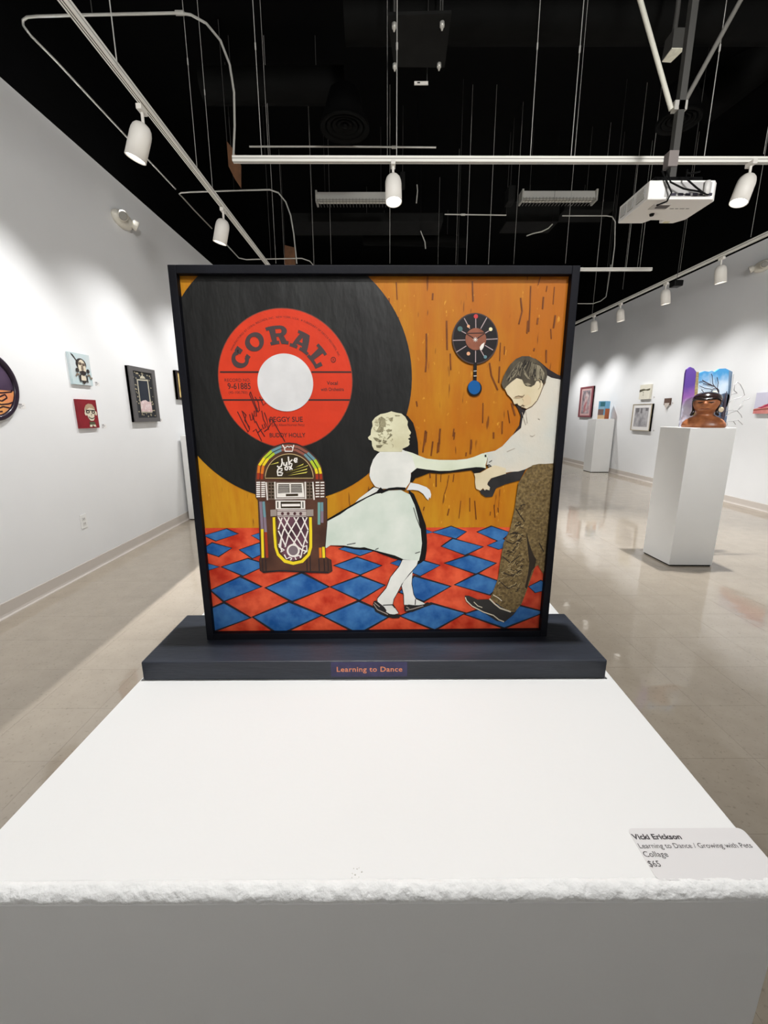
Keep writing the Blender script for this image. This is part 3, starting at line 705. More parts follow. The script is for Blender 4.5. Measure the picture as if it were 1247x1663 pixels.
mb = MB(); stroke_into(mb, Z(*GC, [(800,470),(835,465),(855,478),(820,488)]), 1.6, 8); stroke_into(mb, Z(*GC, [(795,362),(797,385)]), 2.4, 8); stroke_into(mb, Z(*GC, [(830,440),(860,420)]), 0.9, 8)
make('ink_line', mb, grey_line, man)
piece('face', Z(*MD, [(405,490),(430,440),(540,360),(640,360),(760,400),(820,400),(838,440),(822,490),(800,560),(760,640),(712,690),(660,720),(612,712),(585,692),(560,680),(548,662),(512,668),(495,622),(472,592),(438,560)]), 7, skin, man)
hair_d = mat('photo_hair', (58, 52, 44), 0.5, rgb2=(92, 84, 68), scale=110, stretch=(1.6, 1, 0.6))
piece('hair', Z(*MD, [(388,488),(368,440),(390,360),(420,300),(470,220),(530,162),(600,130),(680,132),(760,170),(830,230),(872,290),(882,350),(862,420),(835,440),(820,400),(760,410),(740,450),(700,475),(640,462),(622,440),(600,392),(540,375),(480,420),(425,470),(402,502)]), 8, hair_d, man)
mb = MB()
for p in ([(720,215),(800,240),(850,320),(840,400),(790,380),(740,410),(720,330)], [(625,250),(645,330),(690,390),(660,385),(620,330)], [(560,290),(570,350),(556,340)], [(470,330),(480,390),(450,420)], [(620,440),(660,430),(700,450),(660,465)]):
    flat(mb, Z(*MD, p), 9)
make('hair_light', mb, mat('photo_hair_grey', (150, 140, 116), 0.5, rgb2=(112, 104, 86), scale=130), man)
rt_ = random.Random(21)
for nm, m_, n_ in (('dark_strand', mat('photo_hair_dark', (34, 30, 26), 0.5), 34), ('light_strand', mat('photo_hair_grey', (150, 140, 116), 0.5), 26)):
    mb = MB()
    for k in range(n_):                             # strands combed from the crown to the forehead and the ear
        u = rt_.uniform(0, 1); x0_ = 560 + 240*u; y0_ = 165 + 90*abs(u-.35); x1_ = 400 + 440*u + rt_.uniform(-25, 25); y1_ = 440 - 90*math.sin(u*PI) + rt_.uniform(-30, 10) + (20 if u > .6 else 0)
        a, c = rt_.uniform(0, .45), rt_.uniform(.6, 1); bow = rt_.uniform(-18, 18)
        p = [(x0_+(x1_-x0_)*t + bow*math.sin(t*PI), y0_+(y1_-y0_)*t) for t in (a, a+(c-a)*.33, a+(c-a)*.66, c)]
        stroke_into(mb, Z(*MD, p), rt_.uniform(.5, 1.1), 9.3)
    make(nm, mb, m_, man)['kind'] = 'stuff'
piece('cheek_shade', Z(*MD, [(600,600),(660,560),(700,600),(700,660),(640,690),(600,670),(620,640)]), 8, mat('photo_cheek', (206, 186, 152), 0.5), man)
piece('eye_shade', Z(*MD, [(500,600),(540,578),(600,572),(620,590),(580,604),(530,606)]), 8, mat('photo_eye_shade', (176, 156, 124), 0.5), man)
mb = MB()
for p in ([(520,588),(560,575),(600,588),(625,565)], [(600,702),(650,722),(712,690),(765,630)], [(585,690),(600,680),(625,690)], [(540,660),(552,672)], [(770,625),(800,560),(835,470),(862,420)]): stroke_into(mb, Z(*MD, p), 1.1, 9)
make('face_line', mb, mat('photo_brown_line', (112, 92, 70), 0.5), man)
mb = MB(); stroke_into(mb, Z(*MD, [(770,400),(790,390),(810,420),(800,480),(780,500)]), 1.0, 9.5); make('ear_line', mb, mat('photo_ear', (176, 160, 130), 0.5), man)
mb = MB()
for p in ([(690,1020),(720,1030),(745,1010)], [(780,830),(800,840)], [(600,760),(640,900)], [(430,1200),(520,1160)], [(640,740),(660,880)]): stroke_into(mb, Z(*MD, p), 0.9, 8)
make('shirt_fold', mb, mat('photo_fold', (176, 166, 152), 0.5), man)
pants = mat('photo_trousers', (130, 110, 72), 0.45, rgb2=(84, 68, 42), scale=420, bump=0.8, bscale=170)
piece('trousers', Z(*ME, [(690,125),(740,85),(800,72),(960,72),(945,200),(925,500),(900,700),(880,850),(838,1062),(790,978),(762,1000),(722,1110),(692,1200),(642,1330),(580,1402),(520,1396),(440,1340),(362,1280),(382,1230),(432,1100),(452,950),(482,780),(542,650),(582,470),(612,250),(642,200)]), 7, pants, man)
mb = MB()
for p in ([(685,680),(715,800),(745,880),(775,930),(760,1000),(735,1030),(715,1090),(690,1190),(672,1180),(700,1060),(712,960),(700,850)],):
    flat(mb, Z(*ME, p), 8)
for p in ([(590,470),(620,520),(670,590)], [(540,700),(600,690),(660,720)], [(500,760),(560,790),(640,740)], [(640,730),(560,860),(500,880)], [(470,900),(540,960),(620,900)], [(460,1040),(560,1080),(640,1020)], [(440,1120),(520,1190),(600,1150)], [(800,780),(840,860)]):
    stroke_into(mb, Z(*ME, p), 1.6, 8)
make('trouser_crease', mb, mat('photo_crease', (50, 42, 34), 0.5), man)
rt_ = random.Random(11); mb = MB(); mb2 = MB()
for k in range(90):                                 # crumpled tissue on the lower leg
    y = rt_.uniform(420, 1250); xl = 612 - (y-420)*0.27; xr = 690 if y < 900 else 700 - (y-900)*0.16
    x = rt_.uniform(xl+12, xr-45); a = rt_.uniform(-0.9, 0.5); l_ = rt_.uniform(18, 46)
    p = [(x + l_*t*math.cos(a) + rt_.uniform(-5, 5), y + l_*t*math.sin(a) + rt_.uniform(-7, 7)) for t in (0, .35, .7, 1)]
    stroke_into(mb if k % 2 else mb2, Z(*ME, p), rt_.uniform(0.6, 1.3), 8.4)
make('trouser_shade', mb2, mat('photo_crease', (50, 42, 34), 0.5), man)['kind'] = 'stuff'
make('trouser_highlight', mb, mat('photo_highlight', (160, 142, 104), 0.5), man)['kind'] = 'stuff'
piece('shoe', Z(*ME, [(133,1255),(170,1255),(250,1290),(345,1288),(400,1325),(520,1392),(600,1390),(565,1432),(490,1492),(420,1482),(300,1402),(200,1352),(150,1312)]), 6, mat('photo_man_shoe', (46, 44, 42), 0.35), man)
mb = MB(); stroke_into(mb, Z(*ME, [(138,1268),(150,1300),(200,1348),(300,1400),(390,1430),(440,1470),(485,1488)]), 1.6, 8); stroke_into(mb, Z(*ME, [(385,1245),(430,1270),(465,1300)]), 1.3, 9); stroke_into(mb, Z(*ME, [(355,1280),(400,1325),(450,1365),(545,1398)]), 2.2, 9); stroke_into(mb, Z(*ME, [(215,1310),(250,1345),(290,1360)]), 1.2, 8)
make('sock', mb, mat('photo_sock', (208, 198, 176), 0.5), man)
# dark paint streaks brushed down the orange ground
mb = MB(); rnd = random.Random(3)
zo2 = ((590, 420), 3.37)
for p in ([(180,130),(185,225)], [(596,125),(600,235)], [(915,150),(912,260),(905,400)], [(860,215),(868,290),(850,360)], [(985,210),(980,275)], [(1045,155),(1038,250)], [(1005,150),(1000,180)], [(1050,310),(1040,380)], [(1025,385),(1028,440)], [(970,95),(955,145)],
          [(345,410),(345,560),(340,620)], [(140,215),(142,250)], [(455,340),(458,500)], [(475,520),(478,610)], [(900,340),(895,410)], [(772,480),(770,525)], [(1000,500),(1000,570)], [(955,325),(950,360)], [(935,490),(932,505)], [(380,190),(378,225)], [(190,320),(190,360)],
          [(750,460),(745,560)], [(690,570),(700,640),(735,720)], [(745,590),(740,680)], [(655,790),(652,900)], [(790,830),(800,900)], [(712,950),(712,985)], [(500,950),(495,990)], [(340,940),(325,1060)], [(420,930),(410,1060)], [(380,1000),(370,1080)], [(590,990),(585,1070)], [(290,780),(295,810)], [(810,790),(830,860)], [(760,890),(758,960)]):
    stroke_into(mb, Z(*zo2, p), rnd.uniform(1.4, 3.0), 1.2)
for p in ([(235,550),(240,600)], [(300,560),(300,690)], [(350,560),(345,640)], [(430,570),(410,680),(385,760)], [(550,830),(530,1010)], [(430,910),(415,980)], [(640,800),(640,940)], [(690,830),(705,1020)], [(885,870),(895,1000)], [(925,900),(930,950)], [(480,560),(470,640)], [(850,940),(845,980)],
          [(340,130),(335,260)], [(205,130),(195,240)], [(480,100),(470,180)], [(265,270),(255,340)], [(660,230),(655,310)], [(320,240),(310,350)], [(605,340),(600,380)], [(180,890),(170,930)]):
    stroke_into(mb, Z(*GC, p), rnd.uniform(1.0, 2.2), 1.2)
tag(make('paint_streak', mb, mat('streak_brown', (112, 60, 18), 0.5, 0.3, 90), art), kind='stuff')

# price label stuck on the pedestal top
lb = thing('price_label', (0.74*D, 0.78*D, PT), 'clear adhesive label with artist name and price, on the pedestal by its right edge', 'label')
lbx0, lbx1, lby0, lby1 = 0.600*D, 0.885*D, 0.722*D, 0.842*D
mb = MB(); r = 0.003; cs = [(lbx0+r, lby0+r, 180), (lbx1-r, lby0+r, 270), (lbx1-r, lby1-r, 0), (lbx0+r, lby1-r, 90)]
out = [Vector((cx + r*math.cos(math.radians(a0+k*18)), cy + r*math.sin(math.radians(a0+k*18)), PT+0.0001)) for cx, cy, a0 in cs for k in range(6)]
make('paper', mb.prism(out, (0, 0, 0.0002)), mat('label_film', (224, 222, 221), 0.3), lb)
for body, px, py, size, bold in (('Vicki Erickson', 1026.5, 1363, 0.0043, 0.00012), ('Learning to Dance / Growing with Pets', 1035.5, 1377.5, 0.0040, 0.0), ('Collage', 1043.5, 1391.5, 0.0043, 0.0), ('$65', 1052, 1407.5, 0.0045, 0.0)):
    p = on(px+3, py, 2, PT+0.0004); v, f = text_polys(body, size, bold, 1.0)
    tw = {'Vicki Erickson': on(1108, 1363, 2, PT).x-p.x, '$65': on(1073, 1407.5, 2, PT).x-p.x, 'Collage': on(1085, 1391.5, 2, PT).x-p.x}.get(body, on(1222, 1377.5, 2, PT).x-p.x)
    s = tw/text_width(v)
    make('lettering', MB().add([(p.x + q_[0]*s, p.y + q_[1]*1.0, PT+0.0004) for q_ in v], f), ink, lb)

# ------------------------------------------------------------------ other pedestals
def pedestal(label, foot, h, group=None):           # foot: four corners counter-clockwise; a shadow gap at the floor
    cx = sum(p[0] for p in foot)/4; cy = sum(p[1] for p in foot)/4
    t = thing('pedestal', (cx, cy, 0), label, 'pedestal', group)
    ins = [(cx+(x-cx)*0.96, cy+(y-cy)*0.96) for x, y in foot]
    make('plinth_base', MB().hexa([(x, y, 0) for x, y in ins] + [(x, y, 0.012) for x, y in ins]), gray_duct, t)
    make('body', MB().hexa([(x, y, 0.012) for x, y in foot] + [(x, y, h) for x, y in foot]), ped_white, t, bevel=0.002)
    return t
RPH = 1.198
pedestal('white pedestal carrying the clay head in front of the right wall', [(2.522, 3.524), (2.892, 3.514), (2.892, 3.884), (2.512, 3.894)], RPH)
pedestal('far white pedestal carrying the blue and orange canvas block against the right wall', [(4.786, 9.69), (5.205, 9.69), (5.205, 10.05), (4.775, 10.05)], 1.203)
pedestal('white pedestal against the left wall, half hidden by the framed collage', [(-2.49, 5.28), (-2.09, 5.28), (-2.09, 5.70), (-2.49, 5.70)], 1.066)
pedestal('white pedestal standing behind the framed collage', [(1.45, 5.95), (2.10, 5.95), (2.10, 7.20), (1.45, 7.20)], 1.19)
# small wire arch on the left pedestal
mb = MB(); wx, wy = -2.40, 5.36
mb.tube([(wx-0.035, wy, 1.066), (wx-0.037, wy, 1.15), (wx-0.02, wy, 1.19), (wx+0.01, wy, 1.185), (wx+0.03, wy, 1.13), (wx+0.055, wy, 1.066)], 0.008, 8)
tag(make('wire_sculpture', mb, mat('pale_plaster', (226, 228, 222), 0.5), loc=(wx, wy, 1.066)), 'small pale arched sculpture on the pedestal by the left wall', 'sculpture')

# ------------------------------------------------------------------ clay head on the right pedestal
clay = mat('fired_clay', (176, 112, 72), 0.35, rgb2=(128, 74, 46), scale=18, bump=0.15, bscale=60)
clay_dark = mat('glazed_dark_clay', (30, 21, 20), 0.16, 0.3, 30)
bx, by, bz = 2.70, 3.63, RPH
bust = thing('clay_head', (bx, by, bz), 'brown clay head and shoulders with dark glossy hair, on the near right pedestal', 'sculpture')
# rings: z, centre x, centre y, half width, half depth
rings = [(0.0, 0.0, 0, .150, .085), (.012, 0, 0, .156, .09), (.035, 0, 0, .150, .088), (.06, 0, 0, .132, .08), (.08, 0, 0.002, .105, .07), (.095, .0, .004, .076, .06), (.11, .0, .002, .062, .056),
         (.125, .0, -.006, .066, .064), (.14, .0, -.012, .078, .076), (.16, 0, -.014, .087, .086), (.18, 0, -.012, .094, .092), (.205, 0, -.008, .099, .097), (.23, 0, -.004, .099, .098), (.25, 0, .0, .092, .092), (.265, 0, .002, .075, .076), (.276, 0, .004, .048, .05), (.281, 0, .004, .012, .012)]
def bust_mesh(rg, n=36, grow=0.0):
    v = []
    for z, cx, cy, rx, ry in rg:
        for k in range(n):
            a = 2*PI*k/n; x = math.sin(a); y = -math.cos(a)          # k = 0 faces the room (-y)
            dx = (rx+grow)*x; dy = (ry+grow)*y
            front = max(0.0, -y)
            if z > 0.11:
                g = lambda u, c, w: math.exp(-((u-c)/w)**2)
                dy -= 0.030*g(dx, 0, .016)*g(z, .187, .016)*front      # nose
                dy -= 0.012*g(dx, 0, .012)*g(z, .207, .02)*front       # bridge
                dy += 0.014*(g(dx, -.036, .018)+g(dx, .036, .018))*g(z, .208, .012)*front   # eye hollows
                dy -= 0.009*g(dx, 0, .03)*g(z, .157, .006)*front; dy += 0.007*g(dx, 0, .026)*g(z, .150, .003)*front; dy -= 0.008*g(dx, 0, .026)*g(z, .143, .006)*front
            v.append((bx+cx+dx, by+cy+dy, bz+z))
    f = [(i*n+k, i*n+(k+1) % n, (i+1)*n+(k+1) % n, (i+1)*n+k) for i in range(len(rg)-1) for k in range(n)]
    f += [tuple(reversed(range(n))), tuple((len(rg)-1)*n+k for k in range(n))]
    return MB().add(v, f, True)
fine = []
for i in range(len(rings)-1):
    for k in range(3): fine.append(tuple(rings[i][j] + (rings[i+1][j]-rings[i][j])*k/3 for j in range(5)))
fine.append(rings[-1])
make('head', bust_mesh(fine), clay, bust)
def face_y(x, z, out=0.002):                        # surface of the face at a given place
    lo = min(fine, key=lambda r_: abs(r_[0]-z)); k = max(0.0, 1-(x/lo[3])**2)
    return by + lo[2] - lo[4]*math.sqrt(k) - out
hv = [r_ for r_ in fine if r_[0] >= 0.226]
hv = [(z + .009*max(0, (z-.226)/.055), cx, cy+0.004, rx_+0.004, ry_+0.004) for z, cx, cy, rx_, ry_ in hv]
tag(make('hair_cap', bust_mesh(hv), clay_dark, bust), 'dark glossy hair')
mb = MB(); mb.tube([(bx+x, face_y(x, .226, .004), bz+z) for x, z in ((-.094, .19), (-.090, .215), (-.07, .232), (-.035, .232), (0, .224), (.035, .232), (.07, .236), (.092, .218), (.096, .19))], [.004, .008, .010, .011, .008, .011, .011, .008, .004], 10)
tag(make('brow_band', mb, clay_dark, bust), 'dark glossy brow band')
for s_ in (-1, 1):
    mb = MB().tube([(bx + s_*.036 + d_, face_y(s_*.036+d_, .205, .0015), bz+z) for d_, z in ((-.018, .205), (0, .201), (.018, .205))], [.002, .0055, .002], 8)
    make('eyelid', mb, clay_dark, bust)
    mb = MB().tube([(bx+s_*.090, by-.035, bz+.19), (bx+s_*.078, by-.05, bz+.14), (bx+s_*.082, by-.055, bz+.112), (bx+s_*.094, by-.05, bz+.100)], [.006, .010, .014, .008], 10)
    tag(make('hair_lock', mb, clay_dark, bust), 'dark hair ending beside the neck')
mb = MB().tube([(bx+d_, face_y(d_, .152, .001), bz+z) for d_, z in ((-.034, .150), (-.015, .153), (0, .151), (.015, .153), (.034, .150))], [.002, .0055, .005, .0055, .002], 8)
make('lip', mb, mat('lip_clay', (112, 56, 40), 0.3), bust)
mb = MB().lathe([(0, .022), (.008, .02), (.01, .012)], (bx+.101, by-.035, bz+.145), (0.6, -0.8, 0), 18)
tag(make('ear_disc', mb, mat('cream_glaze', (224, 206, 178), 0.3), bust), 'cream disc beside the ear')

bust.rotation_euler = (0, 0, math.radians(-40))
# ------------------------------------------------------------------ folding painted panels behind the head
def sky_mat(name, c1, c2, c3, lo, hi, scale=6.0):
    mt = bpy.data.materials.new(name); mt.use_nodes = True; nt = mt.node_tree; b = nt.nodes['Principled BSDF']; b.inputs['Roughness'].default_value = 0.5
    tc = nt.nodes.new('ShaderNodeTexCoord'); sep = nt.nodes.new('ShaderNodeSeparateXYZ'); nt.links.new(tc.outputs['Object'], sep.inputs[0])
    n = nt.nodes.new('ShaderNodeTexNoise'); n.inputs['Scale'].default_value = scale; n.inputs['Detail'].default_value = 4; nt.links.new(tc.outputs['Object'], n.inputs['Vector'])
    r = nt.nodes.new('ShaderNodeMapRange'); r.inputs['From Min'].default_value = lo; r.inputs['From Max'].default_value = hi; nt.links.new(sep.outputs['Z'], r.inputs['Value'])
    ma = nt.nodes.new('ShaderNodeMath'); ma.operation = 'MULTIPLY_ADD'; ma.inputs[1].default_value = 0.9; ma.inputs[2].default_value = -0.45; nt.links.new(n.outputs['Fac'], ma.inputs[0])
    ad = nt.nodes.new('ShaderNodeMath'); ad.operation = 'ADD'; nt.links.new(ma.outputs[0], ad.inputs[0]); nt.links.new(r.outputs['Result'], ad.inputs[1])
    cr = nt.nodes.new('ShaderNodeValToRGB'); e = cr.color_ramp.elements
    e[0].position = 0.15; e[0].color = tuple(lin(v) for v in c1)+(1,); e[1].position = 0.9; e[1].color = tuple(lin(v) for v in c3)+(1,)
    k = e.new(0.5); k.color = tuple(lin(v) for v in c2)+(1,)
    nt.links.new(ad.outputs[0], cr.inputs['Fac']); nt.links.new(cr.outputs['Color'], b.inputs['Base Color'])
    return mt
YP = 3.80
T6 = ((1090, 580), 7.943)
def tp(x, y, yy=YP):
    p = on(T6[0][0]+x/T6[1], T6[0][1]+y/T6[1], 1, yy); p.z = max(p.z, RPH); return p
screen = thing('folding_screen', (2.75, YP, RPH), 'folding painted screen with purple wing and blue sky behind the clay head', 'artwork')
BK = (0, 0.016, 0)
make('purple_wing', MB().prism([tp(108,905), tp(140,640), tp(185,210), tp(200,160), tp(245,126), tp(290,145), tp(322,190), tp(300,450), tp(265,905)], BK), sky_mat('purple_painting', (196, 196, 214), (150, 96, 170), (92, 62, 150), 0.12, 0.40), screen)
make('gold_strip', MB().prism([tp(300,450), tp(318,190), tp(356,190), tp(340,470), tp(330,905), tp(265,905)], BK), mat('gold_strip', (190, 170, 110), 0.5, rgb2=(120, 104, 84), scale=50), screen)
make('sky_panel', MB().prism([tp(330,905), tp(340,470), tp(358,205), tp(430,180), tp(490,190), tp(520,175), tp(560,190), tp(620,150), tp(700,145), tp(790,190), tp(770,400), tp(700,905)], BK), sky_mat('sky_painting', (226, 232, 240), (206, 224, 240), (70, 150, 205), 0.18, 0.48, 9.0), screen)
make('painted_hill', MB().prism([tp(470,905,YP-.001), tp(490,620,YP-.001), tp(560,560,YP-.001), tp(640,480,YP-.001), tp(720,455,YP-.001), tp(755,500,YP-.001), tp(700,905,YP-.001)], (0, 0.001, 0)), mat('hill_painting', (112, 128, 152), 0.5, rgb2=(70, 88, 116), scale=40), screen)
make('shaded_edge', MB().prism([tp(745,175,YP-.001), tp(790,190,YP-.001), tp(770,400,YP-.001), tp(735,640,YP-.001), tp(705,640,YP-.001), tp(735,400,YP-.001)], (0, 0.001, 0)), mat('edge_painting', (110, 132, 156), 0.5), screen)
YT = YP-0.03
tree = thing('wire_tree', tuple(tp(640, 900, YT)), 'dark bare tree sculpture with spreading twigs in front of the painted screen', 'sculpture')
bark = mat('dark_bark', (54, 44, 54), 0.6); twig_g = mat('grey_twig', (172, 170, 170), 0.6)
make('trunk', MB().tube([tp(640,905,YT), tp(668,760,YT), tp(686,640,YT), tp(694,560,YT), tp(706,470,YT)], [.014, .013, .011, .009, .005], 10), bark, tree)
mb = MB()
for p in ([(684,640),(600,560),(520,500),(500,520)], [(676,600),(630,500),(590,420),(535,345),(527,240),(515,215)], [(590,420),(606,330),(590,260)], [(570,385),(480,345),(410,310),(360,320)], [(570,385),(460,350),(410,345)], [(520,415),(430,400),(360,370)], [(560,380),(440,320),(400,295)], [(700,500),(716,440)], [(520,500),(430,470),(390,420)]):
    mb.tube([tp(x, y, YT) for x, y in p], 0.0028, 6)
make('branch', mb, bark, tree)
mb = MB(); ce = tp(562, 462, YT-.004); ring = [ce + Vector((0.033*math.cos(2*PI*k/20), 0, 0.040*math.sin(2*PI*k/20))) for k in range(21)]
mb.tube(ring, 0.004, 6); make('ring', mb, bark, tree)
make('nest', MB().lathe([(0, .022), (.006, .018), (.010, .006)], ce, (0, -1, 0), 16), mat('cream_nest', (228, 218, 170), 0.5), tree)
mb = MB()
for p in ([(700,740),(740,590),(770,480),(790,330),(805,220)], [(740,590),(800,545),(890,520),(945,490),(930,430),(890,350),(850,320),(815,360),(810,430),(850,465)], [(770,480),(850,465)], [(705,690),(790,680),(850,690),(930,620)], [(850,690),(900,750),(910,780)], [(850,690),(930,560),(1010,530)], [(720,880),(720,830),(800,825),(860,810),(920,870)], [(700,760),(760,720),(850,690)], [(800,825),(830,870)]):
    mb.tube([tp(x, y, YT) for x, y in p], 0.003, 6)
tag(make('grey_twig', mb, twig_g, tree), 'pale grey twigs spreading right of the screen')

# canvas block standing on the far pedestal
Pz = 1.203; yb = 9.86
ca = on(970.5, 679, 1, yb); cb = on(980, 679, 1, yb-0.05); cc = on(987.5, 679, 1, yb+0.06)
blk = thing('canvas_block', (cb.x, yb, Pz), 'small thick blue and orange canvas block standing on the far right pedestal', 'artwork')
hgt = on(972, 651.5, 1, yb).z - Pz
a2, b2, c2 = Vector((ca.x, yb+0.02, Pz)), Vector((cb.x, yb-0.08, Pz)), Vector((cc.x, yb+0.04, Pz)); d2 = a2 + (c2-b2)
make('block', MB().prism([a2, b2, c2, d2], (0, 0, hgt)), mat('block_blue', (112, 176, 212), 0.5), blk)
def onface(p, q_, u0, u1, w0, w1, eps=0.002):
    n = (q_-p).cross(Vector((0, 0, 1))).normalized()*eps
    return [p + (q_-p)*u + Vector((0, 0, hgt*w)) + n for u, w in ((u0, w0), (u1, w0), (u1, w1), (u0, w1))]
for p, q_, r_, c in ((b2, c2, (0, 1, 0, .58), (178, 96, 50)), (a2, b2, (0, 1, 0, .22), (206, 176, 138)), (a2, b2, (0, .8, .22, .55), (128, 104, 100)), (a2, b2, (.25, .9, .7, .95), (62, 122, 134)), (a2, b2, (.1, .9, .55, .7), (150, 190, 214))):
    pts_ = onface(p, q_, *r_); nrm = (q_-p).cross(Vector((0, 0, 1))).normalized()
    make('painted_patch', MB().prism(pts_, -nrm*0.0015), mat('block_patch_%d_%d' % (c[0], c[1]), c, 0.5), blk)

# ------------------------------------------------------------------ works on the side walls
def wall_pt(px, py, wall, off):
    return on(px, py, 0, XL+off if wall < 0 else XR-off)
def wall_rect(px, wall):                    # four seen corners (tl, tr, br, bl) -> y0, y1, z0, z1 on the wall
    P = [wall_pt(x, y, wall, 0.025) for x, y in px]
    ys = sorted(p.y for p in P); zs = sorted(p.z for p in P)
    return (ys[0]+ys[1])/2, (ys[2]+ys[3])/2, (zs[0]+zs[1])/2, (zs[2]+zs[3])/2
class WallArt:
    def __init__(s, name, label, cat, wall, rect, depth, material, group=None, part='canvas'):
        s.w = wall; s.y0, s.y1, s.z0, s.z1 = rect; s.d = depth; s.x0 = XL if wall < 0 else XR; s.sg = 1 if wall < 0 else -1
        s.t = thing(name, (s.x0, (s.y0+s.y1)/2, (s.z0+s.z1)/2), label, cat, group)
        s.slab(part, 0, 1, 0, 1, 0.001, depth, material)
    def X(s, o): return s.x0 + s.sg*o
    def slab(s, part, u0, u1, w0, w1, d0, d1, material, parent=None):
        Y = lambda u: s.y0+(s.y1-s.y0)*u; Zz = lambda w: s.z0+(s.z1-s.z0)*w
        a = (s.X(d0), Y(u0), Zz(w0)); b = (s.X(d1), Y(u1), Zz(w1))
        lo = [min(a[i], b[i]) for i in range(3)]; hi = [max(a[i], b[i]) for i in range(3)]
        return make(part, MB().box(lo, hi), material, parent or s.t)
    def P(s, u, w, o):                        # u runs left to right as seen, w bottom to top
        if s.w > 0: u = 1-u
        return Vector((s.X(s.d+o), s.y0+(s.y1-s.y0)*u, s.z0+(s.z1-s.z0)*w))
    def poly(s, part, pts, o, material, parent=None):
        return make(part, MB().prism([s.P(u, w, o) for u, w in pts], (s.sg*0.0008, 0, 0)), material, parent or s.t)
    def polys(s, part, lst, o, material):
        mb = MB()
        for k, pts in enumerate(lst): mb.prism([s.P(u, w, o + (k % 9)*0.00012) for u, w in pts], (s.sg*0.0008, 0, 0))
        return make(part, mb, material, s.t)
    def line(s, part, lst, width, o, material):
        mb = MB()
        for pts in lst:
            for (u0, w0), (u1, w1) in zip(pts, pts[1:]):
                l = math.hypot(u1-u0, w1-w0) or 1; nx_, ny_ = -(w1-w0)/l*width/2, (u1-u0)/l*width/2
                oo = o + (len(mb.v) % 7)*0.00008; mb.prism([s.P(u0+nx_, w0+ny_, oo), s.P(u1+nx_, w1+ny_, oo), s.P(u1-nx_, w1-ny_, oo), s.P(u0-nx_, w0-ny_, oo)], (s.sg*0.0008, 0, 0))
        return make(part, mb, material, s.t)
    def frame(s, bw, bh, extra, material):
        for r_ in ((0, 1, 0, bh), (0, 1, 1-bh, 1), (0, bw, bh, 1-bh), (1-bw, 1, bh, 1-bh)):
            s.slab('frame_rail', *r_, 0.0015, s.d+extra, material)
def ov(cx, cy, rx, ry, n=20): return [(cx+rx*math.cos(2*PI*k/n), cy+ry*math.sin(2*PI*k/n)) for k in range(n)]
# left wall
w1 = WallArt('portrait_canvas', 'pale blue canvas with a grey cartoon face and feather on the left wall', 'painting', -1, wall_rect([(112.6,571.2),(146.8,577.4),(149.5,626),(118.9,624)], -1), 0.022, mat('canvas_pale_blue', (184, 208, 212), 0.6, rgb2=(206, 212, 214), scale=6))
dk = mat('portrait_dark', (62, 54, 52), 0.6, rgb2=(34, 28, 28), scale=30); lt = mat('portrait_light', (222, 212, 190), 0.6); md = mat('portrait_mid', (128, 112, 96), 0.6)
w1.polys('hair', [ov(.52, .66, .26, .19, 20), [(.08,.97),(.18,.93),(.34,.76),(.44,.70),(.36,.66),(.24,.80),(.10,.92)]], .001, dk)
w1.polys('face', [ov(.54, .56, .19, .25, 20), ov(.53, .22, .15, .10, 14)], .0025, lt)
w1.polys('face_shade', [ov(.45, .68, .10, .05, 12), ov(.62, .66, .09, .05, 12), [(.50,.62),(.58,.62),(.60,.48),(.48,.48)]], .004, md)
for k_, q_ in enumerate([ov(.27, .46, .08, .07, 14), ov(.80, .46, .08, .07, 14), [(.36,.42),(.54,.47),(.70,.42),(.66,.33),(.54,.30),(.42,.34)], [(.38,.14),(.68,.14),(.52,.02)], ov(.45, .67, .03, .02, 8), ov(.62, .65, .03, .02, 8), [(.30,.28),(.42,.34),(.38,.10),(.34,.10)], [(.66,.34),(.74,.30),(.74,.08),(.68,.10)]]): w1.poly(('ear', 'ear', 'moustache', 'tie', 'pupil', 'pupil', 'lapel', 'lapel')[k_], q_, .0055, dk)
w1.line('bow_tie', [[(.16,.26),(.22,.34),(.34,.32)]], .05, .0055, md); w1.line('bow_tie', [[(.74,.32),(.86,.34),(.90,.22),(.98,.26)]], .05, .0055, md)
w2 = WallArt('portrait_canvas', 'dark red canvas with a smiling cream cartoon face in glasses, left wall', 'painting', -1, wall_rect([(125.6,648.2),(157.4,649.6),(160.7,694.4),(130.4,696.3)], -1), 0.022, mat('canvas_crimson', (132, 24, 36), 0.6, 0.12, 12))
w2.polys('face', [ov(.60, .62, .27, .23, 22), [(.40,.55),(.82,.55),(.78,.34),(.72,.26),(.56,.26),(.46,.36)], ov(.36, .52, .05, .08, 10), ov(.90, .52, .05, .08, 10)], .001, lt)
w2.polys('hair', [[(.34,.66),(.40,.80),(.55,.86),(.74,.84),(.86,.72),(.86,.66),(.74,.70),(.58,.72),(.44,.66)]], .0025, mat('portrait_sand', (178, 152, 124), 0.6))
w2.polys('glasses', [ov(.47, .575, .10, .055, 14), ov(.75, .565, .09, .055, 14), [(.36,.645),(.88,.635),(.88,.615),(.36,.625)]], .0035, dk)
w2.polys('eye', [ov(.46, .575, .04, .025, 8), ov(.74, .565, .04, .025, 8)], .005, lt)
w2.line('smile', [[(.48,.40),(.58,.345),(.70,.345),(.80,.40)], [(.62,.50),(.65,.45)]], .022, .004, dk)
w2.polys('collar', [[(.48,.22),(.76,.22),(.80,.10),(.50,.10)]], .002, mat('portrait_olive', (84, 86, 62), 0.6))
w2.polys('collar_edge', [[(.48,.12),(.62,.12),(.58,.04),(.46,.05)], [(.64,.12),(.78,.12),(.80,.04),(.68,.05)]], .003, lt)
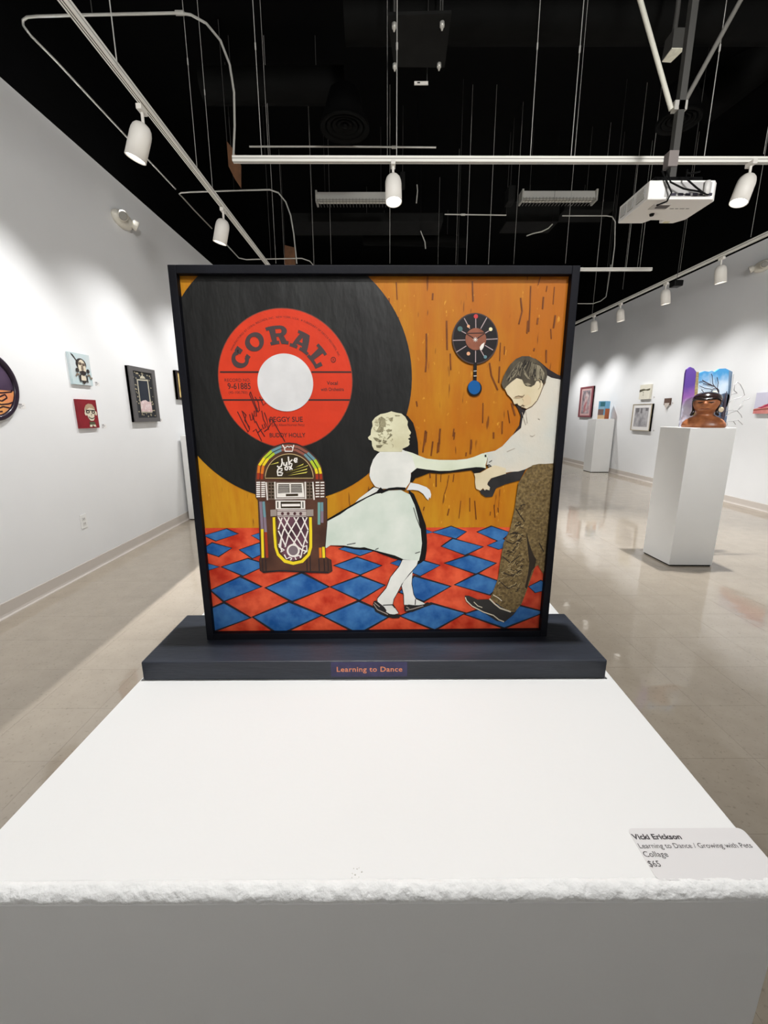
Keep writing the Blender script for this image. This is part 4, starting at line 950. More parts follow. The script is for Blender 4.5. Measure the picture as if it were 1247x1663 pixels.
w3 = WallArt('framed_print', 'dark grey framed picture of a black night sky with pale flowers, on the left wall', 'picture', -1, wall_rect([(206.3,593.5),(249,601),(258.2,683),(218.3,687)], -1), 0.025, mat('print_black', (44, 46, 50), 0.4))
w3.frame(0.13, 0.075, 0.014, mat('frame_grey', (92, 90, 90), 0.5))
pe = mat('print_pale', (186, 180, 160), 0.6); 
w3.polys('pale_border', [[(.28,.78),(.72,.80),(.74,.17),(.30,.17)]], .001, pe)
w3.polys('night_window', [[(.32,.76),(.68,.77),(.68,.36),(.32,.36)]], .0025, mat('print_night', (40, 46, 56), 0.4))
w3.polys('floral_panel', [[(.30,.19),(.74,.19),(.73,.38),(.60,.38),(.52,.41),(.42,.40),(.31,.37)]], .004, mat('print_floral', (226, 214, 212), 0.6, rgb2=(196, 160, 160), scale=30))
rnd = random.Random(5); L = []
for k in range(46):
    u = rnd.choice((rnd.uniform(.17, .26), rnd.uniform(.76, .84), rnd.uniform(.2, .8))); w_ = rnd.uniform(.1, .9)
    if .27 < u < .75 and w_ > .165: w_ = rnd.choice((rnd.uniform(.09, .155), rnd.uniform(.84, .90)))
    L.append(ov(u, w_, rnd.uniform(.012, .03), rnd.uniform(.008, .016), 7))
w3.polys('scattered_motif', L, .0015, mat('print_motif', (170, 160, 132), 0.6))['kind'] = 'stuff'
w3.polys('finial', [[(.40,.80),(.62,.81),(.58,.845),(.52,.86),(.515,.93),(.50,.93),(.495,.86),(.44,.84)]], .002, pe)
w4 = WallArt('framed_print', 'dark brown framed picture with ochre print, half hidden beside the framed collage', 'picture', -1, (5.34, 5.80, 1.50, 1.84), 0.03, mat('print_ochre', (196, 160, 84), 0.5, rgb2=(228, 204, 140), scale=14))
w4.frame(0.055, 0.07, 0.012, mat('frame_dark_brown', (40, 26, 24), 0.4))
w4.polys('print_shape', [[(.3,.25),(.7,.2),(.62,.75),(.4,.8)]], .001, mat('print_umber', (120, 84, 40), 0.5))
# round work cut by the left edge of the photograph
cz, cy_, cr_ = 1.31+0.187, 2.80, 0.2205
rw = thing('round_painting', (XL, cy_, cz), 'round purple painting with orange lower half at the left edge of the photograph', 'painting')
make('disc', MB().lathe([(0.001, cr_*0.97), (0.02, cr_*0.97)], (XL, cy_, cz), (1, 0, 0), 64), mat('round_purple', (72, 56, 82), 0.3, rgb2=(92, 76, 98), scale=9), rw)
make('rim', MB().lathe([(0.001, cr_), (0.030, cr_), (0.034, cr_*0.97), (0.034, cr_*0.865), (0.018, cr_*0.85)], (XL, cy_, cz), (1, 0, 0), 64, caps=False), mat('round_rim', (40, 28, 44), 0.3), rw)
rx = XL+0.0205
def rp(u, w, o=0.0): return Vector((rx+o, cy_+u*cr_, cz+w*cr_))
seg = [(math.cos(math.radians(a))*.84, math.sin(math.radians(a))*.84) for a in range(-176, -3, 8)]
make('orange_half', MB().prism([rp(u, min(w, -0.06)) for u, w in seg], (0.001, 0, 0)), mat('round_orange', (226, 140, 92), 0.35, rgb2=(236, 170, 100), scale=10), rw)
mb = MB()
for p in ([(.1,-.2),(.4,-.18),(.74,-.14),(.78,-.08)], [(.1,-.28),(.3,-.3),(.5,-.22),(.55,-.32),(.35,-.42),(.1,-.36)], [(0,-.46),(.3,-.52),(.55,-.5),(.75,-.44)], [(.1,-.66),(.35,-.58),(.6,-.62)], [(-.5,-.2),(-.2,-.4),(-.6,-.5)], [(-.3,-.6),(0,-.75),(.3,-.72)]):
    for (a, c), (d_, e_) in zip(p, p[1:]):
        l = math.hypot(d_-a, e_-c); nx_, ny_ = -(e_-c)/l*.022, (d_-a)/l*.022
        mb.prism([rp(a+nx_, c+ny_, .001), rp(d_+nx_, e_+ny_, .001), rp(d_-nx_, e_-ny_, .001), rp(a-nx_, c-ny_, .001)], (0.001, 0, 0))
make('squiggle', mb, mat('round_squiggle', (50, 24, 34), 0.4), rw)
# right wall
r1 = WallArt('framed_print', 'rose framed picture in grey tones, farthest work on the right wall', 'picture', 1, wall_rect([(943,628.5),(964.6,627.5),(960,677.2),(939.9,677.6)], 1), 0.03, mat('print_rose_mat', (206, 168, 166), 0.5))
r1.frame(0.10, 0.055, 0.012, mat('frame_rose', (128, 62, 70), 0.5))
r1.polys('print', [[(.2,.12),(.8,.12),(.8,.88),(.2,.88)]], .001, mat('print_grey_red', (176, 164, 168), 0.5, rgb2=(96, 84, 92), scale=9))
r1.polys('pale_figure', [[(.36,.16),(.66,.14),(.60,.5),(.70,.7),(.50,.84),(.40,.6)], [(.7,.2),(.78,.2),(.76,.42),(.7,.4)]], .0022, mat('print_pale_rose', (206, 196, 194), 0.5, rgb2=(168, 90, 96), scale=8))
r2 = WallArt('landscape_canvas', 'small cream canvas with a dark treeline, above the framed drawing on the right wall', 'painting', 1, wall_rect([(1040.5,625.3),(1057.6,624),(1056,648),(1039.5,648.8)], 1), 0.045, mat('canvas_cream', (222, 218, 202), 0.6, 0.03, 20))
r2.polys('treeline', [[(0,.66),(.2,.70),(.42,.72),(.6,.66),(.9,.70),(1,.72),(1,.60),(.8,.56),(.62,.60),(.4,.58),(.2,.54),(0,.5)]], .001, mat('treeline_olive', (86, 82, 62), 0.6, 0.4, 20))
r2.polys('figure', [ov(.38, .46, .05, .05, 8), ov(.40, .30, .06, .03, 8)], .001, mat('figure_grey', (150, 146, 128), 0.6))
r3 = WallArt('framed_drawing', 'framed pencil drawing with wide white mat and thin pale frame, on the right wall', 'picture', 1, wall_rect([(1028.3,656.5),(1059.6,655.6),(1055.8,700.2),(1025.8,698.8)], 1), 0.035, mat('mat_white', (232, 230, 228), 0.5))
r3.frame(0.028, 0.022, 0.010, mat('frame_pale_oak', (168, 156, 132), 0.5))
r3.polys('drawing', [[(.13,.15),(.85,.15),(.85,.86),(.13,.86)]], .001, mat('pencil_grey', (186, 184, 186), 0.6, rgb2=(136, 134, 138), scale=10))
r3.polys('drawing_shade', [[(.2,.68),(.36,.70),(.36,.85),(.18,.85)], [(.44,.66),(.52,.66),(.52,.85),(.44,.85)], [(.7,.74),(.82,.74),(.82,.85),(.7,.85)]], .0022, mat('pencil_dark', (112, 110, 112), 0.6))
r4 = WallArt('textile_piece', 'little brown hanging with ragged fringe, beside the framed drawing on the right wall', 'textile', 1, wall_rect([(1078,647),(1088.5,646.5),(1087.5,657.8),(1077.5,658)], 1), 0.02, mat('brown_weave', (96, 74, 64), 0.8, 0.3, 60))
r4.polys('fringe', [[(.1,.3),(.9,.3),(.8,-.1),(.6,-.3),(.5,-1.1),(.42,-.4),(.2,-.2)]], .001, mat('pale_fringe', (200, 190, 182), 0.8))
r5 = WallArt('landscape_canvas', 'canvas with pink hills under a lilac sky, at the right edge of the photograph', 'painting', 1, (5.30, 6.085, 1.31+0.0, 1.31+0.283), 0.04, mat('canvas_lilac', (206, 204, 222), 0.6))
r5.polys('pink_hill', [[(0,0),(1,0),(1,.75),(.7,.8),(.4,.52),(.2,.42),(.12,.30),(0,.22)]], .001, mat('hill_pink', (226, 158, 146), 0.6, rgb2=(206, 120, 120), scale=9))
r5.polys('magenta_ridge', [[(.08,.30),(.18,.34),(.3,.5),(.5,.56),(.7,.7),(1,.7),(1,.5),(.5,.42),(.3,.38),(.16,.26)]], .0022, mat('hill_magenta', (176, 40, 84), 0.6))
r5.polys('rose_stripe', [[(0,.2),(.3,.26),(.6,.22),(1,.3),(1,.24),(.6,.16),(.3,.2),(0,.14)]], .0022, mat('hill_brown', (158, 84, 72), 0.6))
# little caption cards
def card(px, py, wall, label, w_=0.062, h_=0.036):
    p = wall_pt(px, py, wall, 0.001); sg = 1 if wall < 0 else -1
    t = thing('caption_card', tuple(p), label, 'label', 'caption cards on the walls')
    x = p.x; a = (x-0.0005, p.y-w_/2, p.z-h_/2); c = (x+0.0005, p.y+w_/2, p.z+h_/2)
    make('card', MB().box(a, c), paper, t)
    mb = MB()
    for k, (l, d_) in enumerate(((.45, .009), (.7, .005), (.5, .005), (.25, .005))):
        z = p.z + h_/2 - 0.006 - k*0.008; ys = p.y - w_/2*0.86 if wall < 0 else p.y + w_/2*0.86
        ye = ys + l*w_ if wall < 0 else ys - l*w_
        mb.box((x+sg*0.0005-0.0001, min(ys, ye), z-d_/2), (x+sg*0.0005+0.0003, max(ys, ye), z+d_/2-0.001))
    make('caption_line', mb, gray_ink, t)
card(35.5, 659.5, -1, 'small white caption card right of the round purple painting')
card(158, 623.5, -1, 'small white caption card right of the pale blue portrait canvas')
card(169, 692, -1, 'small white caption card right of the dark red portrait canvas')
card(261.5, 682.5, -1, 'small white caption card right of the dark grey framed picture')
card(1062.5, 645.5, 1, 'small white caption card right of the cream treeline canvas')
card(1061.7, 699.5, 1, 'small white caption card right of the framed pencil drawing')
card(1092.5, 655, 1, 'small white caption card right of the little brown hanging')
# wall outlet
p = wall_pt(136, 846.5, -1, 0.003)
ou = thing('wall_outlet', (XL, p.y, p.z), 'white electrical outlet low on the left wall', 'outlet')
make('cover_plate', MB().box((XL, p.y-0.036, p.z-0.058), (XL+0.006, p.y+0.036, p.z+0.058)), mat('outlet_white', (238, 238, 236), 0.35), ou, bevel=0.002)
for s_ in (-1, 1):
    rcp = make('receptacle', MB().box((XL+0.006, p.y-0.017, p.z+s_*0.020-0.014), (XL+0.0085, p.y+0.017, p.z+s_*0.020+0.014)), mat('outlet_face', (220, 219, 216), 0.35), ou, bevel=0.001)
    mb = MB()
    for d_ in (-0.007, 0.007): mb.box((XL+0.0085, p.y+d_-0.0015, p.z+s_*0.020-0.004), (XL+0.009, p.y+d_+0.0015, p.z+s_*0.020+0.006))
    make('slot', mb, slot_dark, rcp)

# emergency lights high on both walls
def emergency(p, sg, label):
    t = thing('emergency_light', tuple(p), label, 'emergency light')
    em = mat('emergency_plastic', (222, 218, 206), 0.35); x, y, z = p
    prof = [(0.0, .115), (0.02, .12), (0.045, .112), (0.065, .09), (0.075, .05)]
    mb = MB(); n = 28; v = []
    for h, r in prof:
        for k in range(n): v.append((x+sg*h, y+1.25*r*math.cos(2*PI*k/n), z+0.62*r*math.sin(2*PI*k/n)))
    f = [(i*n+k, i*n+(k+1) % n, (i+1)*n+(k+1) % n, (i+1)*n+k) for i in range(len(prof)-1) for k in range(n)] + [tuple(range(n)), tuple((len(prof)-1)*n+k for k in range(n))]
    make('housing', mb.add(v, f, True), em, t)
    for s_ in (-1, 1):
        d_ = Vector((sg*0.55, s_*0.5, -0.35)).normalized(); b_ = Vector((x+sg*0.06, y+s_*0.085, z+0.01))
        hd = make('lamp_head', MB().lathe([(0, .018), (.012, .038), (.05, .046), (.058, .046)], b_, d_, 20), em, t)
        make('lamp_glass', MB().lathe([(0, .039), (.004, .030)], b_+d_*0.0575, d_, 20), mat('emergency_glass', (150, 148, 142), 0.1), hd)
    return t
emergency(wall_pt(195, 357, -1, 0.0), 1, 'white twin-head emergency light high on the left wall')
emergency(wall_pt(1241, 432, 1, 0.0), -1, 'white twin-head emergency light high on the right wall')

# ------------------------------------------------------------------ lighting tracks and their lamps
def track(name, a, b, label, slots=True):
    a, b = Vector(a), Vector(b); mid = (a+b)/2
    t = thing('light_track', tuple(mid), label, 'light track')
    h = 0.019; d = (b-a).normalized(); s_ = d.cross(Vector((0, 0, 1))).normalized()*h; u = Vector((0, 0, h))
    make('rail', MB().hexa([a-s_-u, a+s_-u, b+s_-u, b-s_-u, a-s_+u, a+s_+u, b+s_+u, b-s_+u]), track_white, t, bevel=0.002)
    if slots:
        mb = MB()
        for k in (-0.35, 0.35):
            o_ = s_*k; q_ = s_*0.13; lo = -u*1.01
            mb.hexa([a+o_-q_+lo, a+o_+q_+lo, b+o_+q_+lo, b+o_-q_+lo, a+o_-q_+lo*0.9, a+o_+q_+lo*0.9, b+o_+q_+lo*0.9, b+o_-q_+lo*0.9])
        make('slot', mb, slot_dark, t)
        mb = MB()
        for sg in (-1, 1):
            o_ = s_*1.01*sg; z_ = u*0.15
            mb.hexa([a+o_-z_, a+o_*0.97-z_, b+o_*0.97-z_, b+o_-z_, a+o_+z_, a+o_*0.97+z_, b+o_*0.97+z_, b+o_+z_])
        make('side_groove', mb, mat('track_groove', (150, 146, 138), 0.5), t)
    return t
track('left', (-1.48, -3.0, TZ), (-1.462, 9.5, TZ), 'long white light track running along the left wall')
track('right', (4.20, -3.0, TZ), (4.07, 11.8, TZ), 'long white light track running along the right wall')
cross_l = on(378, 259, 2, TZ)
track('cross', (cross_l.x, cross_l.y, TZ), (4.05, cross_l.y+0.03, TZ), 'white light track crossing the room before the projector, ending at a bent conduit')
far = on(1058, 437.5, 2, TZ)
tf = track('far', (-1.30, far.y, TZ), (far.x, far.y, TZ), 'far white light track crossing the room just above the framed collage')
track('near', (-1.30, 0.436, TZ+0.08), (4.0, 0.436, TZ+0.08), 'white light track overhead, right above the framed collage')
for x_ in (-0.9, 1.0, 3.0): make('suspension', MB().tube([(x_, far.y, TZ+0.015), (x_, far.y, DECK)], 0.002, 6), dark_steel, tf)
def track_head(p, dirn, label, power=0, angle=80, aim=None, blend=0.5, radius=0.03, L=0.205, R=0.062, drop=0.055):
    p = Vector(p); d = Vector(dirn).normalized()
    t = thing('track_lamp', tuple(p), label, 'spotlight', 'white track lamps')
    make('adapter', MB().box((p.x-0.017, p.y-0.040, p.z-0.030), (p.x+0.017, p.y+0.040, p.z)), head_white, t, bevel=0.004)
    top = p + Vector((0, 0, -0.03)); k = top + Vector((0, 0, -drop))
    make('stem', MB().tube([top+Vector((0, 0, 0.004)), k, k+d*0.02], 0.0095, 10), head_white, t)
    prof = [(0, 0.004), (.003, R*.35), (.012, R*.66), (.028, R*.86), (.05, R*.97), (.07, R), (L, R), (L, R*.93), (L-.012, R*.90)]
    make('shade', MB().lathe(prof, k, d, 28, caps=False), head_white, t)
    make('lens', MB().lathe([(L-.012, R*.90), (L-.010, R*.6), (L-.009, .004)], k, d, 28, caps=False), lens, t)
    if power:
        e = k + d*(L+0.008); spot(e, Vector(aim) if aim else e + d, power, angle, blend, radius)
    return t
zb_ = TZ-0.019
track_head((-1.488, 3.118, zb_), (-0.36, 0.0, -0.93), 'larger white track lamp on the left track, nearest the camera', WASH, WANG, (-2.62, 2.75, 0.8), 1.0)
track_head((-1.472, 4.442, zb_), (-0.28, 0.05, -0.96), 'second white track lamp on the left track, just left of the collage', WASH, WANG, (-2.62, 4.0, 0.8), 1.0)
track_head((0.085, cross_l.y, zb_), (0.02, -0.22, -0.97), 'white track lamp hanging from the middle of the cross track', 50, 80, (0.6, 3.3, 0))
track_head((2.80, cross_l.y, zb_), (-0.28, -0.06, -0.96), 'white track lamp at the right end of the cross track, beside the projector', 330, 90, (2.6, 3.4, 0))
for (x, y), lbl in zip(((4.145, 5.711), (4.135, 6.736), (4.118, 7.912), (4.108, 8.833)), ('first white lamp of the right track, nearest the camera', 'second white lamp of the right track', 'third white lamp of the right track', 'fourth white lamp of the right track, next to the collage frame')):
    track_head((x, y, zb_), (0.16, 0.0, -0.98), lbl, WASH*0.75, WANG, (5.35, y-0.35, 0.8), 1.0)
track_head((0.018, 0.436, TZ+0.06), (0.0, 0.0, -1), 'white track lamp overhead, straight above the framed collage', 126, 74, None, 0.5, 0.022)

# ------------------------------------------------------------------ hanger wires
def hanger(px, py, y, label, top=DECK, r=0.0022, coupling=None):
    p = on(px, py, 1, y)
    t = thing('hanger_rod', tuple(p), label, 'hanger', 'thin hanger rods under the black ceiling')
    make('rod', MB().tube([p, (p.x, p.y, top)], r, 6), wire_m, t)
    if coupling:
        c_ = on(px, coupling, 1, y); z = min(max(c_.z, p.z+0.02), top-0.1)
        make('coupling', MB().tube([(p.x, p.y, z-0.02), (p.x, p.y, z+0.02)], r*2.2, 8), wire_m, t)
    return t
TYC = cross_l.y
hz = 'thin steel hanger rod '
rods = [(190, 103, 2.67, 'to the left track, left of its first lamp', 3.19, .0030, None), (320, 273, 3.75, 'to the left track, right of its first lamp', 3.19, .0022, 100), (345, 305, 4.2, 'to the left track, before its second lamp', 3.19, .0022, 150),
        (425, 253, TYC, 'to the cross track near its left end', 0, .0026, 75), (436, 253, 4.6, 'behind the left end of the cross track', 0, .0018, None), (448, 428, 5.6, 'beside the lower bent conduit', 0, .002, None), (509.6, 429, 6.3, 'left of the left fluorescent fixture', 0, .0026, None),
        (538, 429, 7.2, 'just behind the left fluorescent fixture', 0, .002, None), (462, 429, 7.6, 'left of the round ceiling vent', 0, .0016, None), (644, 255, TYC, 'to the cross track above its middle lamp', 0, .0034, 75), (629, 255, 4.4, 'beside the middle lamp of the cross track', 0, .0016, None), (633, 428, 6.3, 'under the middle lamp of the cross track', 0, .0028, None),
        (757, 429, 6.3, 'between the two fluorescent fixtures, left one', 0, .0028, None), (793, 429, 6.3, 'between the two fluorescent fixtures, right one', 0, .0028, None), (740, 429, 7.6, 'faint beside the left one between the fixtures', 0, .0018, None), (711, 429, 8.4, 'faint right of the middle lamp', 0, .0015, None),
        (861, 255, TYC, 'to the cross track above the right fluorescent fixture', 0, .0026, 75), (927, 255, TYC, 'to the cross track, left of the projector', 0, .0030, 80), (918, 428, 6.3, 'crossing the right fluorescent fixture', 0, .0026, None), (933, 255, 4.3, 'close beside the rod left of the projector', 0, .0018, None),
        (834, 429, 6.6, 'left of the right fluorescent fixture', 0, .002, None), (969, 431, 7.0, 'left of the projector, upper part', 0, .0018, None), (1017, 434, 6.27, 'under the projector, left', 0, .0026, None), (1035, 434, 7.4, 'under the projector, middle', 0, .0018, None), (1039, 434, 6.27, 'under the projector, right of middle', 0, .0026, None),
        (1104, 440, 7.2, 'under the right end of the projector', 0, .0018, None), (1143.6, 253, TYC, 'to the cross track, right of the projector pole', 0, .0030, 78), (1219, 385, 5.7, 'to the right track, right of the right lamp', 3.19, .0026, None), (961, 515, 9.2, 'to the far end of the right track', 3.19, .0028, None), (1240, 250, TYC, 'at the right end of the cross track', 0, .002, None), (1011, 470, 8.0, 'to the right track between its far lamps', 0, .0018, None)]
for px, py, y, lbl, zt_, r_, cp in rods: hanger(px, py, y, hz + lbl, r=r_, coupling=cp)

def drop(parent, p, r=0.003, m_=None):          # the thin rod that holds a ceiling thing up
    p = Vector(p); return make('hanger', MB().tube([p, (p.x, p.y, DECK)], r, 6), m_ or dark_steel, parent)
# ------------------------------------------------------------------ conduits
def conduit_thing(path, r, label, clips=()):
    t = thing('conduit', tuple(path[0]), label, 'conduit')
    make('tube', MB().tube(path, r, 8), conduit, t)
    for c_ in clips: make('coupling', MB().tube([c_-Vector((0.03, 0, 0)), c_+Vector((0.03, 0, 0))], r*1.7, 10), conduit, t)
    drop(t, path[len(path)//2])
    return t
XB = XL-0.05+0.02
pl = []
for px, py in ((285, 307), (180, 195), (90, 98), (50, 58)): pl.append(on(px, py, 0, -2.5))
yk = TYC
for px, py in ((38, 42), (37, 33), (44, 28), (60, 26.5)): pl.append(on(px, py, 1, yk))
for px, py in ((150, 24), (290, 21), (310, 24), (335, 38), (358, 66), (373, 105), (380, 150), (381, 205), (379, 253)): pl.append(on(px, py, 1, yk))
conduit_thing(pl, 0.0085, 'pale steel conduit looping from the left wall over to the cross track end', [on(292, 21, 1, yk)])
pl = []; y2 = on(290, 312, 0, -2.5).y
for px, py in ((344, 371), (315, 341), (296, 320)): pl.append(on(px, py, 0, -2.5))
for px, py in ((291, 315), (294, 313), (310, 312), (380, 309.5), (438, 308), (452, 313), (464, 328), (472, 350), (477, 380), (482, 428)): pl.append(on(px, py, 1, y2))
conduit_thing(pl, 0.0085, 'second pale conduit bending down behind the top left corner of the framed collage')
pl = [on(x, y, 1, 6.6) for x, y in ((363, 392), (375, 405), (388, 419), (400, 421.5), (440, 420.5), (490, 419.5), (503, 424), (509, 431), (510, 470))]
conduit_thing(pl, 0.008, 'thin lower conduit crossing just above the top left corner of the framed collage')
conduit_thing([on(405, 238, 1, 6.0), on(560, 238, 1, 6.0), on(708, 239.5, 1, 6.0)], 0.010, 'dim horizontal conduit above the cross track, beneath the round vent', [on(640, 239, 1, 6.0)])
conduit_thing([on(722, 348, 1, 7.2), on(822, 349.5, 1, 7.2)], 0.009, 'short horizontal conduit between the two fluorescent fixtures', [on(752, 348.5, 1, 7.2)])
conduit_thing([on(913, 350.5, 1, 7.2), on(985, 350.5, 1, 7.2), on(994, 352, 1, 7.2), on(999, 360, 1, 7.2), on(998, 400, 1, 7.2), on(993, 440, 1, 7.2)], 0.008, 'thin conduit bending down left of the projector')
conduit_thing([on(938, 493, 1, 9.0), on(963, 493, 1, 9.0), on(975, 489, 1, 9.0), on(984, 482, 1, 9.0), on(986, 470, 1, 9.0), on(992, 430, 1, 9.0)], 0.009, 'dim curved conduit just right of the collage frame top')

# ------------------------------------------------------------------ ducts, vents, boxes in the dark ceiling
def duct_pipe(a, b, r, label, name='air_duct'):
    t = thing(name, tuple(a), label, 'duct')
    make('pipe', MB().tube([a, b], r, 28), black_duct, t)
    for k in (0.2, 0.8): drop(t, Vector(a).lerp(Vector(b), k) + Vector((0, 0, r*0.98)))
    return t
p0 = on(560, 30, 1, 4.6); p1 = on(1300, 25, 1, 4.6)
duct_pipe(p0, Vector((p1.x, p0.y, p0.z)), 0.17, 'round black duct crossing the ceiling at the top of the photograph')
p0 = on(330, 140, 1, 5.6); p1 = on(560, 140, 1, 5.6)
duct_pipe(p0, Vector((p1.x, p0.y, p0.z)), 0.16, 'round black duct behind the ceiling vent')
p0 = on(1140, 172, 1, 6.1); p1 = on(1310, 40, 1, 5.7)
duct_pipe(p0, p1, 0.22, 'slanting round black duct at the upper right')
p0 = on(590, 388, 1, 9.6); p1 = on(760, 392, 1, 9.6); duct_pipe(p0, p1, 0.11, 'dim far duct low under the fluorescent fixtures')
def vent(px, py, y, r, label):
    c = on(px, py, 1, y)
    t = thing('ceiling_vent', tuple(c), label, 'vent')
    for k, (ro, ri, dz) in enumerate(((1.0, .80, 0), (.74, .58, .012), (.52, .36, .024), (.30, .16, .03))):
        make('ring', MB().lathe([(dz, r*ri), (dz-.014, (ri+ro)/2*r), (dz-.02, r*ro), (dz+.01, r*ro), (dz+.012, r*ri)], c, (0, 0, 1), 36, caps=False), black_duct, t)
    make('hub', MB().lathe([(0, r*.10), (.03, r*.10)], c, (0, 0, 1), 20), black_duct, t)
    make('collar', MB().lathe([(.03, r*.95), (.3, r*.6)], c, (0, 0, 1), 28), black_paint, t)
    return t
vent(560, 207, 5.1, 0.25, 'round black ceiling vent with concentric rings above the cross track')
vent(1102, 196, 5.0, 0.20, 'round black ceiling vent behind the projector pole')
def dark_box(px0, py0, px1, py1, y, dep, m_, name, label, cat):
    a = on(px0, py1, 1, y); b = on(px1, py0, 1, y)
    t = thing(name, ((a.x+b.x)/2, y, a.z), label, cat)
    make('case', MB().box((a.x, y, a.z), (b.x, y+dep, b.z)), m_, t, bevel=0.01)
    drop(t, ((a.x+b.x)/2, y+dep/2, b.z-0.002)); return t
dark_box(470, 345, 720, 360, 8.4, 0.6, gray_duct, 'air_duct', 'dark rectangular duct beneath the left fluorescent fixture', 'duct')
dark_box(822, 327, 910, 360, 8.4, 0.5, gray_duct, 'air_duct', 'dark rectangular duct beneath the right fluorescent fixture', 'duct')
dark_box(916, 327, 998, 341, 8.4, 0.5, gray_duct, 'air_duct', 'thinner dark duct beside the right fluorescent fixture', 'duct')
dark_box(650, 278, 658, 302, 6.6, 0.12, gray_duct, 'junction_box', 'small dark junction box beside the middle track lamp', 'box')
dark_box(825, 300, 838, 326, 6.8, 0.2, gray_duct, 'junction_box', 'dark box left of the right fluorescent fixture', 'box')
dark_box(1095, 454, 1111, 464, 5.2, 0.1, black_plastic, 'junction_box', 'black box hanging under the right track between its first lamps', 'box')
# hanging black board with four bolts
zp = 4.15
c4 = [on(x, y, 2, zp) for x, y in ((629, 25), (733, 22), (722, 110), (640, 109))]
bd = thing('ceiling_board', tuple((c4[0]+c4[2])/2), 'square dark board bolted under the ceiling at the top centre', 'board')
make('board', MB().prism(c4, (0, 0, 0.02)), gray_duct, bd)
for x, y in ((640, 38), (718, 36), (713, 103), (641, 104)):
    p = on(x, y, 2, zp); bl_ = make('bolt', MB().lathe([(-.05, .006), (-.03, .012), (-.028, .018), (0, .018)], p, (0, 0, 1), 10), conduit, bd)
    make('bolt_rod', MB().tube([p+Vector((0, 0, .02)), (p.x, p.y, DECK)], 0.006, 6), dark_steel, bl_)
p = on(684, 134.5, 1, 4.4); ex = thing('ceiling_tag', tuple(p), 'small white tag hanging below the square ceiling board', 'tag')
make('plate', MB().box((p.x-.06, p.y, p.z-.012), (p.x+.06, p.y+.01, p.z+.012)), head_white, ex); make('hanger', MB().tube([(p.x+.05, p.y+.005, p.z), (p.x+.05, p.y+.005, DECK)], .003, 6), dark_steel, ex)
make('slot', MB().box((p.x-.035, p.y-.001, p.z-.004), (p.x-.01, p.y, p.z+.006)), slot_dark, ex)
# plywood offcuts
wood = mat('raw_plywood', (104, 70, 44), 0.7, 0.3, 8)
for pts_, y, lbl in (([(368,229),(377,240),(391,268),(391,305),(381,290),(371,270)], 5.4, 'small bare plywood piece behind the left end of the cross track'), ([(462,398),(478,402),(480,440),(462,440)], 8.0, 'small bare plywood piece behind the bent conduit, just above the collage frame')):
    P = [on(a, c, 1, y) for a, c in pts_]
    t = thing('plywood_piece', tuple(P[0]), lbl, 'board'); make('panel', MB().prism(P, (0, 0.02, 0)), wood, t)
    tp_ = max(P, key=lambda q: q.z); drop(t, (tp_.x, tp_.y+0.01, tp_.z-0.01))
# loose cable tails
for pts_, y, lbl in (([(683,375),(686,383),(690,393),(691,404)], 7.0, 'short pale cable tail hanging below the middle track lamp'), ([(855,383),(866,379),(880,376),(890,371),(897,364)], 6.8, 'short pale cable hanging below the right fluorescent fixture'), ([(677,300),(678,310),(676,330)], 6.6, 'tiny pale cable beside the small junction box')):
    P = [on(a, c, 1, y) for a, c in pts_]
    t = thing('cable', tuple(P[0]), lbl, 'cable'); make('cord', MB().tube(P, 0.008, 6), conduit, t)
    tp_ = max(P, key=lambda q: q.z); drop(t, tp_, 0.002, black_plastic)

# fluorescent fixtures, switched off
def fluorescent(px0, px1, py0, py1, y, label):
    a = on(px0, py0, 1, y); b = on(px1, py1, 1, y); x0_, x1_, zt_, zb2 = a.x, b.x, a.z, b.z
    t = thing('fluorescent_fixture', ((x0_+x1_)/2, y, zb2), label, 'light fixture')
    h = zt_-zb2; zm = zb2+h*0.30
    make('housing', MB().prism([Vector((x0_, y+0.02, zm)), Vector((x0_, y+0.16, zm)), Vector((x0_, y+0.12, zt_)), Vector((x0_, y+0.06, zt_))], (x1_-x0_, 0, 0)), mat('fixture_white', (214, 212, 204), 0.4), t)
    for k, (dy, dz) in enumerate(((0.03, .30), (0.11, .12))):
        make('lamp_tube', MB().tube([(x0_+.03, y+dy, zm-h*.08), (x1_-.03, y+dy, zm-h*.08)], 0.016, 10), mat('tube_glass', (200, 198, 188), 0.3), t)
    for x in (x0_, x1_): make('end_cap', MB().box((x-.012, y, zb2), (x+.012, y+.18, zt_)), mat('fixture_cap', (176, 174, 166), 0.5), t)
    mb = MB(); n = 22
    for k in range(n+1):
        x = x0_ + (x1_-x0_)*k/n; mb.box((x-.0025, y, zb2), (x+.0025, y+.006, zm-h*.02)); mb.box((x-.0025, y, zb2), (x+.0025, y+.18, zb2+.005))
    for z in (zb2, zb2+h*.14): mb.box((x0_, y, z), (x1_, y+.005, z+.006))
    make('wire_guard', mb, mat('guard_grey', (120, 118, 112), 0.5), t)
    for x in (x0_+.12, x1_-.12): make('hanger', MB().tube([(x, y+.09, zt_), (x, y+.09, DECK)], .003, 6), dark_steel, t)
    return t
fluorescent(513, 632, 308.5, 327, 7.0, 'left unlit white fluorescent fixture with wire guard')
fluorescent(850, 969, 306.5, 325, 7.0, 'right unlit white fluorescent fixture with wire guard')

